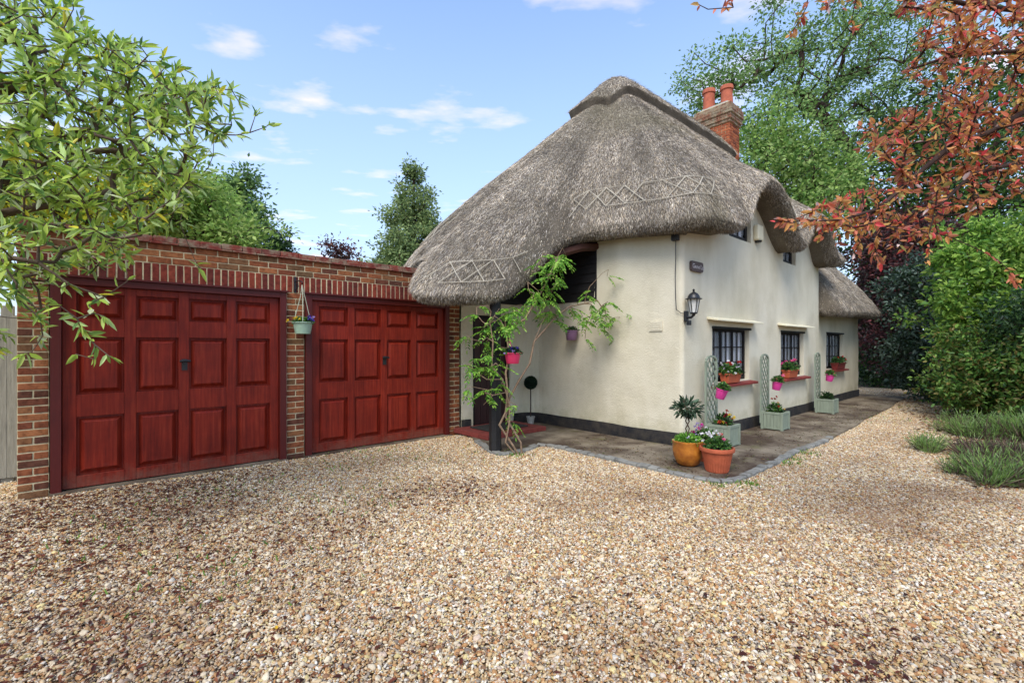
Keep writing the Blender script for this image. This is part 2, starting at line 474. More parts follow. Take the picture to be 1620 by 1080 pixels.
M['ground'] = ground_mat()
def pebble_mat():
    m, nt, b, out = new_mat('pebble')
    a = N(nt, 'ShaderNodeAttribute', attribute_name='tint')
    v = coords(nt)
    dm = ramp(nt, dirt_mask(nt, v), [(0.48, (0, 0, 0)), (0.76, (0.6, 0.6, 0.6))])
    col = mixc(nt, dm.outputs[0], a.outputs['Color'], lin(112, 78, 54))
    f = noise(nt, v, 160, 3); d = ramp(nt, f, [(0.3, (0.75, 0.75, 0.75)), (0.7, (1.08, 1.08, 1.08))])
    col = mixc(nt, 1.0, col, d.outputs[0], 'MULTIPLY')
    nt.links.new(col, b.inputs['Base Color']); b.inputs['Roughness'].default_value = 0.75; b.inputs['Specular IOR Level'].default_value = 0.25
    return m
M['pebble'] = pebble_mat()
def concrete_mat():
    m, nt, b, out = new_mat('old_concrete')
    v = coords(nt)
    c = ramp(nt, noise(nt, v, 3, 6, 0.65), [(0.3, lin(92, 80, 66)), (0.7, lin(148, 136, 116))])
    s = ramp(nt, noise(nt, v, 1.1, 5, 0.7), [(0.42, (0, 0, 0)), (0.6, (0.9, 0.9, 0.9))])
    col = mixc(nt, s.outputs[0], c.outputs[0], lin(66, 52, 42))
    g = ramp(nt, noise(nt, v, 2.3, 6, 0.75), [(0.55, (0, 0, 0)), (0.7, (0.6, 0.6, 0.6))])
    col = mixc(nt, g.outputs[0], col, lin(96, 96, 52))
    nt.links.new(col, b.inputs['Base Color']); b.inputs['Roughness'].default_value = 0.92; b.inputs['Specular IOR Level'].default_value = 0.2
    bump(nt, b, noise(nt, v, 70, 5), 0.5, 0.01); return m
M['concrete'] = concrete_mat()

# ------------------------------------------------------------------ the ground
def ground():
    xs = np.concatenate([[-400, -120, -40], np.arange(-14, 34.1, 1.0), [50, 130, 420]])
    X, Y = np.meshgrid(xs, xs - 4, indexing='ij'); n = len(xs)
    V = np.stack([X.ravel(), Y.ravel(), np.zeros(n * n)], 1)
    i = np.arange(n * n).reshape(n, n)
    Fq = np.stack([i[:-1, :-1], i[1:, :-1], i[1:, 1:], i[:-1, 1:]], -1).reshape(-1, 4)
    tag(mesh_np('ground', V, Fq, M['ground']), kind='structure')
ground()

PAL = np.array([lin(236, 222, 196), lin(224, 200, 164), lin(206, 168, 118), lin(190, 138, 88), lin(172, 108, 68), lin(168, 158, 148),
                lin(243, 238, 228), lin(140, 102, 80), lin(104, 98, 98), lin(214, 192, 176), lin(228, 210, 150), lin(128, 122, 120)])
PALW = np.array([4.6, 4.6, 3.8, 2.6, 1.4, 1.2, 2.0, 1.5, .7, 2.0, 1.6, .7]); PALW /= PALW.sum()
def ico(sub):
    bm = bmesh.new(); bmesh.ops.create_icosphere(bm, subdivisions=sub, radius=1)
    V = np.array([v.co[:] for v in bm.verts]); Fc = np.array([[v.index for v in f.verts] for f in bm.faces]); bm.free()
    return V, Fc
def rand_rot(n):
    q = rng.normal(size=(n, 4)); q /= np.linalg.norm(q, axis=1)[:, None]; w, x, y, z = q.T
    return np.stack([1-2*(y*y+z*z), 2*(x*y-z*w), 2*(x*z+y*w), 2*(x*y+z*w), 1-2*(x*x+z*z), 2*(y*z-x*w), 2*(x*z-y*w), 2*(y*z+x*w), 1-2*(x*x+y*y)], 1).reshape(n, 3, 3)
def gravel():
    """loose pebbles: four half-metre beds of stones, laid over the drive by a node group in this one object"""
    IV, IF = ico(2)
    T = 0.5; Vs, Fs, Cs, var = [], [], [], []; nv = 0; NV = 4
    for k in range(NV):
        n = 2900
        pos = rng.uniform(-T/2, T/2, (n, 2))
        r = np.clip(rng.lognormal(math.log(0.0056), 0.38, n), 0.0035, 0.019)
        sc = np.stack([r * rng.uniform(1.0, 1.5, n), r * rng.uniform(.75, 1.1, n), r * rng.uniform(.5, .85, n)], 1)
        ang = rng.uniform(0, 2 * math.pi, n); tl = rand_rot(n)
        lump = 1 + 0.13 * rng.normal(size=(n, len(IV)))
        L = IV[None] * lump[:, :, None] * sc[:, None, :]
        tilt = rng.normal(0, .35, (n, 2))
        ca, sa = np.cos(ang), np.sin(ang)
        x = L[..., 0] * ca[:, None] - L[..., 1] * sa[:, None]; y = L[..., 0] * sa[:, None] + L[..., 1] * ca[:, None]
        z = L[..., 2] + x * tilt[:, :1] + y * tilt[:, 1:]
        P = np.stack([x + pos[:, :1], y + pos[:, 1:], z + (rng.uniform(0.002, 0.016, n))[:, None]], -1)
        Vs.append(P.reshape(-1, 3)); Fs.append((IF[None] + (np.arange(n) * len(IV))[:, None, None] + nv).reshape(-1, 3)); nv += n * len(IV)
        c = (PAL[rng.choice(len(PAL), n, p=PALW)] * .72 + np.array(lin(206, 176, 132)) * .14) * rng.uniform(.8, 1.2, (n, 1)) * np.array([1.0, .99, .93])
        Cs.append(np.repeat(c, len(IF), 0)); var.append(np.full(n * len(IV), k))
    # where the beds lie
    pts, rots, pv = [], [], []
    for gx in np.arange(-3.5, 21, T):
        for gy in np.arange(-4.5, 7.2, T):
            p = np.array([gx + .25, gy + .25]); Z = p @ FW[:2]
            if Z < 0.9: continue
            if gy > 6.4 and gx > -0.9: continue
            if gx > 6.0 and gy > 2.7: 
                if gx < 17: continue
            if abs(p @ RT[:2]) > 1.35 * Z + 1.5: continue
            pts.append((p[0], p[1], 0.004)); rots.append(random.randrange(4) * math.pi / 2); pv.append(random.randrange(NV))
    pts = np.array(pts)
    me = bpy.data.meshes.new('gravel')
    V = np.concatenate(Vs + [pts]); Fq = np.concatenate(Fs)
    me.vertices.add(len(V)); me.vertices.foreach_set('co', V.astype(np.float32).ravel())
    me.loops.add(Fq.size); me.loops.foreach_set('vertex_index', Fq.astype(np.int32).ravel())
    me.polygons.add(len(Fq)); me.polygons.foreach_set('loop_start', np.arange(0, Fq.size, 3, dtype=np.int32)); me.update(calc_edges=True)
    a = me.attributes.new('tint', 'FLOAT_COLOR', 'FACE'); c4 = np.ones((len(Fq), 4), np.float32); c4[:, :3] = np.concatenate(Cs); a.data.foreach_set('color', c4.ravel())
    a = me.attributes.new('bed', 'INT', 'POINT'); a.data.foreach_set('value', np.concatenate(var + [np.array(pv) + 10]).astype(np.int32))
    a = me.attributes.new('turn', 'FLOAT', 'POINT'); a.data.foreach_set('value', np.concatenate([np.zeros(nv), rots]).astype(np.float32))
    me.polygons.foreach_set('use_smooth', np.ones(len(Fq), bool))
    me.materials.append(M['pebble'])
    o = link('gravel', me); tag(o, 'loose golden and grey pebbles covering the drive', 'gravel', kind='stuff')
    ng = bpy.data.node_groups.new('lay_gravel', 'GeometryNodeTree')
    ng.interface.new_socket('Geometry', in_out='INPUT', socket_type='NodeSocketGeometry'); ng.interface.new_socket('Geometry', in_out='OUTPUT', socket_type='NodeSocketGeometry')
    gi, go = ng.nodes.new('NodeGroupInput'), ng.nodes.new('NodeGroupOutput'); join = ng.nodes.new('GeometryNodeJoinGeometry')
    def named(nm, t):
        n = ng.nodes.new('GeometryNodeInputNamedAttribute'); n.data_type = t; n.inputs['Name'].default_value = nm; return n.outputs['Attribute']
    def sel(val):
        cpr = ng.nodes.new('FunctionNodeCompare'); cpr.data_type = 'INT'; cpr.operation = 'EQUAL'
        ii = [s for s in cpr.inputs if s.type == 'INT']; ng.links.new(named('bed', 'INT'), ii[0]); ii[1].default_value = val
        sp = ng.nodes.new('GeometryNodeSeparateGeometry'); sp.domain = 'POINT'
        ng.links.new(gi.outputs[0], sp.inputs['Geometry']); ng.links.new(cpr.outputs[0], sp.inputs['Selection']); return sp.outputs['Selection']
    for k in range(NV):
        iop = ng.nodes.new('GeometryNodeInstanceOnPoints')
        ng.links.new(sel(k + 10), iop.inputs['Points']); ng.links.new(sel(k), iop.inputs['Instance'])
        cx = ng.nodes.new('ShaderNodeCombineXYZ'); ng.links.new(named('turn', 'FLOAT'), cx.inputs[2]); ng.links.new(cx.outputs[0], iop.inputs['Rotation'])
        ng.links.new(iop.outputs[0], join.inputs[0])
    ng.links.new(join.outputs[0], go.inputs[0])
    md = o.modifiers.new('lay_gravel', 'NODES'); md.node_group = ng
gravel()

# concrete path round the cottage and its edging of granite setts
EDGE = [(4.72, 6.35), (4.45, 5.9), (4.2, 5.3), (4.12, 4.86), (4.5, 4.8), (4.95, 4.9), (5.02, 4.6), (5.0, 3.7), (4.98, 2.9), (5.0, 2.45), (5.15, 2.22), (5.5, 2.16), (6.3, 2.17), (7.3, 2.2), (9, 2.2), (12, 2.3), (15, 2.4), (17.6, 2.5)]
def path():
    e = catmull([(x, y, 0) for x, y in EDGE], 0.15)
    e[:, :2] += np.stack([vnoise(e, 1.6, 3), vnoise(e, 1.6, 4)], 1) * 0.035
    z = 0.045
    outer = e.copy(); outer[:, 2] = z; low = outer.copy(); low[:, 2] = -0.05; n = len(e)
    V = np.concatenate([low, outer, [(17.6, 3.9, z), (7.0, 3.9, z), (7.0, 7.0, z), (4.72, 7.0, z)]])
    Fq = [(i, i + 1, n + i + 1, n + i) for i in range(n - 1)] + [tuple(range(n, 2 * n + 4))]
    tag(mesh_np('path', V, Fq, M['concrete']), 'stained concrete path round the cottage', kind='structure')
    # the setts
    kerb = bpy.data.objects.new('kerb', None); COL.objects.link(kerb); tag(kerb, 'granite sett edging along the concrete path', kind='structure'); OFF['kerb'] = np.zeros(3)
    ms = []
    for k in range(5):
        bm = bmesh.new(); bmesh.ops.create_cube(bm, size=1); 
        for v in bm.verts: v.co = Vector((v.co.x * 1.0, v.co.y * 0.1, v.co.z * 0.09)) + Vector([random.uniform(-.006, .006) for _ in range(3)]) * 1.0
        bmesh.ops.bevel(bm, geom=list(bm.edges), offset=0.012, segments=1, affect='EDGES')
        me = bpy.data.meshes.new('sett'); bm.to_mesh(me); bm.free(); me.materials.append(M['granite']); ms.append(me)
    d = np.concatenate([[0], np.cumsum(np.linalg.norm(np.diff(e[:, :2], axis=0), axis=1))])
    s = 0.62
    while s < d[-1]:
        L = random.uniform(.09, .17); c = s + L / 2
        x = np.interp(c, d, e[:, 0]); y = np.interp(c, d, e[:, 1]); x2 = np.interp(c + .03, d, e[:, 0]); y2 = np.interp(c + .03, d, e[:, 1])
        s += L + .012
        if x > 8.2 and random.random() < min(.95, (x - 7.6) * .5): continue
        if x > 11: break
        t = np.array([x2 - x, y2 - y]); t /= np.linalg.norm(t); nrm = np.array([t[1], -t[0]]) * -0.03
        link('sett', random.choice(ms), kerb, (x + nrm[0] + random.uniform(-.008, .008), y + nrm[1] + random.uniform(-.008, .008), 0.008 + random.uniform(-.006, .01)),
             (random.uniform(-.05, .05), random.uniform(-.04, .04), math.atan2(t[1], t[0]) + random.uniform(-.06, .06)), (L, 1, 1))
path()

# ------------------------------------------------------------------ garage
GY = 6.6
def brick_meshes(lx, ly, lz, mat, nvar=3, name='brick'):
    out = []
    for k in range(nvar):
        bm = bmesh.new(); bmesh.ops.create_cube(bm, size=1)
        for v in bm.verts: v.co = Vector((v.co.x * lx, v.co.y * ly, v.co.z * lz)) + Vector((random.uniform(-.002, .002), random.uniform(-.0015, .0015), random.uniform(-.002, .002)))
        bmesh.ops.bevel(bm, geom=list(bm.edges), offset=0.004, segments=1, affect='EDGES')
        me = bpy.data.meshes.new(name); bm.to_mesh(me); bm.free(); me.materials.append(mat); out.append(me)
    return out
def lay(meshes, name, parent, x, y, z):
    o = OFF[parent.name]
    return link(name, random.choice(meshes), parent, (x - o[0], y - o[1] + random.uniform(-.0025, .0025), z - o[2]), (random.uniform(-.006, .006), random.uniform(-.006, .006), random.uniform(-.008, .008)))

def garage():
    g = empty('garage', (2.05, GY, 0), 'flat-roofed double brick garage with two red panelled doors', 'garage')
    X0, XA, XB, XC, XD, X1 = -0.555, -0.32, 1.905, 2.14, 4.47, 4.70
    HZ = 2.215                                             # head of the door openings
    # mortar core, set back behind the brick faces
    mb = MB()
    f, bk = GY + 0.006, GY + 0.22
    for a, b in ((X0 + .006, XA - .006), (XB + .006, XC - .006), (XD + .006, X1 - .006)): mb.box(a, b, f, bk, -0.1, HZ - .003)
    mb.box(X0 + .006, X1 - .006, f, bk, HZ, 2.655)
    mb.build('mortar_core', M['mortar'], g)
    st = brick_meshes(.213, .1025, .0635, M['brick']); hd = brick_meshes(.103, .1025, .0635, M['brick']); so = brick_meshes(.0625, .1025, .213, M['soldier'])
    cl = brick_meshes(.045, .1025, .065, M['brick'])
    yb = GY + .1025 / 2
    for a, b in ((X0, XA), (XB, XC), (XD, X1)):
        for c in range(30):
            z = (c + .5) * HZ / 29 - .002
            if c > 28: break
            if c % 2 == 0: lay(st, 'brick', g, (a + b) / 2, yb, z)
            else:
                lay(hd, 'brick', g, (a + b) / 2 - .0575, yb, z); lay(hd, 'brick', g, (a + b) / 2 + .0575, yb, z)
    x = X0 + .0365
    while x < X1 - .02:
        lay(so, 'brick', g, x, yb, HZ + .004 + .1075); x += .0748
    for c in range(3):
        z = HZ + .004 + .215 + .0095 + .0325 + c * .0745; x = X0 + .1075 + (0 if c % 2 else -.1125)
        while x < X1:
            if x - .1075 < X0 - .001: lay(hd, 'brick', g, x + .055, yb, z)
            else: lay(st, 'brick', g, x, yb, z)
            x += .225
    # creasing tiles and brick-on-edge coping with lichen
    ti = brick_meshes(.262, .30, .020, M['tile'], 4, 'coping_tile'); ti2 = brick_meshes(.215, .26, .065, M['tile'], 4, 'coping_tile')
    x = X0 + .09
    while x < X1 + .1:
        lay(ti, 'coping_tile', g, x, GY + .115, 2.667); x += .268
    x = X0 + .06
    while x < X1 + .05:
        lay(ti2, 'coping_tile', g, x, GY + .125, 2.714 + random.uniform(-.004, .004)); x += .222
    # body behind
    mb = MB()
    mb.box(X0 + .006, X0 + .21, bk + .002, GY + 5.2, -.1, 2.6); mb.box(X0 + .006, 4.7, GY + 5.2, GY + 5.4, -.1, 2.6); mb.box(4.5, 4.69, bk + .002, GY + 5.19, -.1, 2.55)
    mb.build('wall', M['mortar'], g)
    MB().box(X0 + .02, 4.9, bk + .003, GY + 5.42, 2.56, 2.62).build('flat_roof', M['felt'], g)
    # doors
    for a, b, nm in ((XA, XB, 'near'), (XC, XD, 'far')):
        fr = MB(); w = .085; fy0, fy1 = GY - .035, GY + .07
        fr.box(a + .004, a + w, fy0, fy1, -.02, HZ - .006); fr.box(b - w, b - .004, fy0, fy1, -.02, HZ - .006)
        fr.box(a + w + .0005, b - w - .0005, fy0, fy1, HZ - .006 - .075, HZ - .006)
        fr.build('door_frame', M['redframe'], g, bevel=.004)
        MB().box(a - .015, b + .015, fy0 - .028, GY + .004, HZ - .004, HZ + .016).build('drip_rail', M['redframe'], g)
        MB().box(a, b, GY - .10, GY + .25, -.05, .028).build('threshold', M['concrete'], g)
        x0, x1, z0, z1 = a + w + .004, b - w - .004, .04, HZ - .083
        MB().box(a + .01, b - .01, GY + .075, GY + .11, HZ - .3, HZ - .006).build('light_stop', M['redframe'], g)  # added box behind the frame head, blocks light leaking in over the door
        leaf = MB(); yf = GY + .018; rec = .042                       # face plane of stiles; panels sit back
        wd = x1 - x0; ws = .105; wm = .10
        pw = (wd - 2 * ws - 3 * wm) / 4
        rows = [(z0 + .16, .53), (z0 + .16 + .53 + .16, .57), (z0 + .16 + .53 + .16 + .57 + .15, None)]
        top = z1 - .12
        rows = [(z0 + .12, z0 + .73), (z0 + .96, z0 + 1.56), (z0 + 1.75, z1 - .075)]
        leaf.box(x0, x1, yf + rec, yf + rec + .02, z0, z1)
        xs = [x0]; 
        cols = []
        xx = x0 + ws
        for k in range(4): cols.append((xx, xx + pw)); xx += pw + wm
        bounds = [x0] + [v for c in cols for v in c] + [x1]
        for k in range(0, len(bounds), 2): leaf.box(bounds[k], bounds[k+1], yf, yf + rec - .0005, z0, z1)
        zb = [z0] + [v for r in rows for v in r] + [z1]
        for (c0, c1) in cols:
            for k in range(0, len(zb), 2): leaf.box(c0 + .0004, c1 - .0004, yf + .0012, yf + rec - .0005, zb[k], zb[k+1])
        d = leaf.build('garage_door', M['redwood'], g, bevel=.003)
        for (c0, c1) in cols:
            for (r0, r1) in rows:
                m = MB(); e, q, h = .006, .062, .05
                yb0, yt = yf + rec - .001, yf + .006
                def ring(i, y): return [(c0 + i, y, r0 + i), (c1 - i, y, r0 + i), (c1 - i, y, r1 - i), (c0 + i, y, r1 - i)]
                V = ring(.003, yb0) + ring(.022, yb0 - .002) + ring(q, yt) + ring(q + .004, yt)
                Fq = [(i*4+k, i*4+(k+1)%4, (i+1)*4+(k+1)%4, (i+1)*4+k) for i in range(3) for k in range(4)] + [(12, 13, 14, 15)]
                m.add(V, Fq).build('panel', M['redwood'], d)
        h = MB(); hx, hz = x0 + wd / 2 + .005, 1.31
        h.box(hx - .028, hx + .028, yf - .012, yf + .001, hz - .085, hz + .045)
        h.tube([(hx, yf - .012, hz + .005), (hx, yf - .05, hz + .005)], .015, 10)
        h.tube([(hx - .052, yf - .055, hz + .02), (hx, yf - .06, hz + .028), (hx + .052, yf - .055, hz + .02)], [.013, .016, .013], 10)
        h.build('handle', M['iron'], d, smooth=True)
    MB().box(4.02, 4.62, GY + .02, GY + .36, 2.752, 2.772).build('lead_flashing', M['lead'], g)
    return g
garage()

# timber fence beside the garage
def fence():
    fy = GY + 1.0
    t = empty('timber_fence', (-2.0, fy, 0), 'weathered grey timber fence beside the garage pier', 'fence')
    for px in (-0.70, -2.5): MB().box(px - .05, px + .05, fy - .05, fy + .05, -.1, 1.95).build('post', M['fence'], t, bevel=.006)
    x = -.59
    while x > -4.2:
        MB().box(x - .112, x, fy - .028 - .05 + random.uniform(0, .012), fy - .051, .06, 1.84 + random.uniform(-.01, .01)).build('plank', M['fence'], t); x -= .115
    for z in (.4, 1.5): MB().box(-4.2, -.6, fy + .052, fy + .09, z, z + .08).build('rail', M['fence'], t)
fence()

# ------------------------------------------------------------------ cottage
C0 = (6.4, 3.43, 0)
cot = empty('thatched_cottage', C0, 'cream rendered cottage with a deep grey thatched roof and sweeping porch', 'cottage')
GX, SY, EY = 6.4, 3.43, 3.52            # gable plane, side-wall plane, extension plane

# eave line of the main thatch (bottom of the lip), walked so that the outside is on the left
EAVE = [(13.35, 6.0, 3.5), (13.35, 4.4, 3.45), (13.3, 3.2, 3.42), (13.0, 2.97, 3.38), (12.6, 2.95, 3.35), (12.35, 2.95, 3.42), (12.1, 2.95, 3.7), (11.7, 2.95, 4.0), (11.2, 2.95, 4.1),
        (10.8, 2.95, 3.95), (10.5, 2.95, 3.58), (10.25, 2.95, 3.36), (10.02, 2.95, 3.38), (9.75, 2.95, 3.56), (9.4, 2.95, 3.87), (9.02, 2.95, 4.08), (8.5, 2.95, 4.17), (8.05, 2.95, 3.98),
        (7.80, 2.95, 3.70), (7.62, 2.95, 3.42), (7.35, 2.95, 3.27), (6.9, 2.95, 3.21), (6.4, 2.95, 3.17), (6.12, 3.03, 3.14), (6.0, 3.3, 3.13), (6.0, 3.9, 3.18), (6.0, 4.45, 3.24), (5.93, 4.8, 3.26),
        (5.65, 4.96, 3.13), (5.3, 4.96, 2.92), (5.0, 4.94, 2.65), (4.7, 4.9, 2.42), (4.4, 4.87, 2.22), (4.1, 4.9, 2.12), (3.75, 5.03, 2.09), (3.42, 5.3, 2.09), (3.26, 5.62, 2.12), (3.4, 5.95, 2.28),
        (3.75, 6.3, 2.6), (4.05, 6.62, 2.82), (4.2, 7.1, 2.88), (4.35, 7.7, 2.84), (4.45, 8.2, 2.8), (4.8, 8.7, 2.8), (5.6, 8.85, 2.8), (7.5, 8.85, 2.8), (10, 8.85, 2.8), (12.8, 8.85, 2.85), (13.3, 8.5, 3.0), (13.35, 7.4, 3.4), (13.35, 6.0, 3.5)]
RIDGE_Y, RIDGE_Z, RX0, RX1 = 5.9, 6.93, 8.3, 13.2

def loft(name, eave, topf, bulgef, parent, nu=44, step=.09, lipz=.12, inward=.62, seed=1, lump=.02, base=None, smooth_n=0, cap=False):
    """thatch surface from the eave lip up to the ridge, with a rounded lip and a soffit"""
    e = catmull(eave, step); n = len(e)
    tg = np.gradient(e[:, :2], axis=0); k = 5
    pad = np.pad(tg, ((k, k), (0, 0)), 'edge'); tg = sum(pad[i:i + n] for i in range(2 * k + 1)); tg /= np.linalg.norm(tg, axis=1)[:, None] + 1e-9
    out = np.stack([-tg[:, 1], tg[:, 0], np.zeros(n)], 1)
    T = np.array([topf(p) for p in e]); Bg = np.array([bulgef(p) for p in e])
    u = np.linspace(0, 1, nu) ** 1.25
    Et = e + np.array([0, 0, lipz]) + out * .01
    ex = np.where(e[:, 1] < 3.0, np.maximum(0, e[:, 2] - base), 0.0) if base else np.zeros(n)
    Eb = Et.copy(); Eb[:, 2] -= ex
    P = Eb[None] + (T - Eb)[None] * u[:, None, None]
    P[..., 2] += ex[None] * ((1 - u) ** 3.2)[:, None]
    shape = 5.3 * u ** .8 * (1 - u) ** 2
    P[..., 2] += shape[:, None] * Bg[None]
    for r_ in range(nu):                                     # soften creases away from the lip
        k = int(smooth_n * min(1, u[r_] * 1.6))
        if k:
            ker = np.hanning(2 * k + 3)[1:-1]; ker /= ker.sum()
            for c_ in range(3): P[r_, :, c_] = np.convolve(np.pad(P[r_, :, c_], k, 'edge'), ker, 'valid')
    L = P.reshape(-1, 3); P = P + (vnoise(L, .9, seed) * lump * 1.6 + vnoise(L, 3.1, seed + 1) * lump * .6).reshape(nu, n)[..., None] * np.array([0, 0, 1.0]) * np.minimum(1, (1 - u) * 6)[:, None, None]
    z = np.array([0, 0, 1.0])
    lip = np.stack([e + z * .02 - out * inward * 1.15, e + z * .0 - out * inward * .8, e - z * .0 - out * inward * .4, e + z * .0 - out * .12, e + z * .02 - out * .05, e + z * .07 + out * .0])
    G = np.concatenate([lip, P]); nr = len(G)
    idx = np.arange(nr * n).reshape(nr, n)
    Fq = np.stack([idx[:-1, :-1], idx[1:, :-1], idx[1:, 1:], idx[:-1, 1:]], -1).reshape(-1, 4)
    Fl = [list(map(int, f)) for f in Fq] + ([[int(q) for q in idx[-1]][::-1]] if cap else [])
    o = mesh_np(name, G.reshape(-1, 3), Fl, M['thatch'], parent, smooth=True)
    return o, P, G, out

def grid_sample(P, n, w=None, umin=0, umax=1):
    """random points on a grid surface -> pos, down-slope dir, normal"""
    nu, nv, _ = P.shape
    a = P[:-1, :-1]; du = P[1:, :-1] - a; dv = P[:-1, 1:] - a
    A = np.linalg.norm(np.cross(du, dv), axis=-1)
    if w is not None: A = A * w(a)
    pr = (A / A.sum()).ravel(); i = rng.choice(len(pr), n, p=pr); iu, iv = np.unravel_index(i, A.shape)
    s, t = rng.uniform(size=(2, n, 1))
    pos = a[iu, iv] + du[iu, iv] * s + dv[iu, iv] * t
    d = -du[iu, iv]; d /= np.linalg.norm(d, axis=1)[:, None] + 1e-9
    nm = np.cross(dv[iu, iv], du[iu, iv]); nm /= np.linalg.norm(nm, axis=1)[:, None] + 1e-9
    nm *= np.where(nm[:, 2:] < -.3, -1, 1)
    grid_sample.uv = np.stack([iv + t[:, 0], iu + s[:, 0], np.zeros(n)], 1)
    return pos, d, nm, iu

STRAW = np.array([lin(166, 156, 142), lin(146, 136, 124), lin(182, 170, 150), lin(128, 119, 108), lin(192, 182, 164), lin(112, 101, 92), lin(174, 156, 130), lin(158, 151, 144)])
def straws(name, parent, pos, d, nm, L=(.035, .105), wdt=(.0018, .0038), lift=.016, pal=STRAW, jit=.24, patch=.8):
    n = len(pos); sd_ = np.cross(d, nm)
    dd = d + sd_ * rng.normal(0, jit, (n, 1)) + nm * rng.normal(.08, .14, (n, 1)); dd /= np.linalg.norm(dd, axis=1)[:, None]
    wv = np.cross(dd, nm + rng.normal(0, .5, (n, 3))); wv /= np.linalg.norm(wv, axis=1)[:, None] + 1e-9
    ln = rng.uniform(*L, (n, 1)); ww = rng.uniform(*wdt, (n, 1)); b = pos + nm * rng.uniform(-.004, lift, (n, 1))
    V = np.stack([b - wv * ww, b + wv * ww, b + dd * ln], 1).reshape(-1, 3)
    c = pal[rng.integers(0, len(pal), n)] * rng.uniform(.74, 1.62, (n, 1)) * np.array([.99, .99, .98])
    c = c * (1 + patch * .45 * vnoise(pos, 1.7, 5)[:, None] + patch * .3 * vnoise(pos, 7, 6)[:, None])
    uv = grid_sample.uv * np.array([.5, .07, 1]); c = c * (1 + .26 * vnoise(uv, 1.0, 12) + .16 * vnoise(uv * np.array([3, 1.6, 1]), 1.0, 13))[:, None]     # weather streaks down the slope
    g = np.clip(vnoise(pos, 1.1, 9) - .25, 0, 1)[:, None] * .6
    c = c * (1 - g) + np.array(lin(150, 142, 108)) * g
    o = mesh_np(name, V, np.arange(3 * n).reshape(n, 3), M['straw'], parent, cols=c)
    o['kind'] = 'stuff'; return o

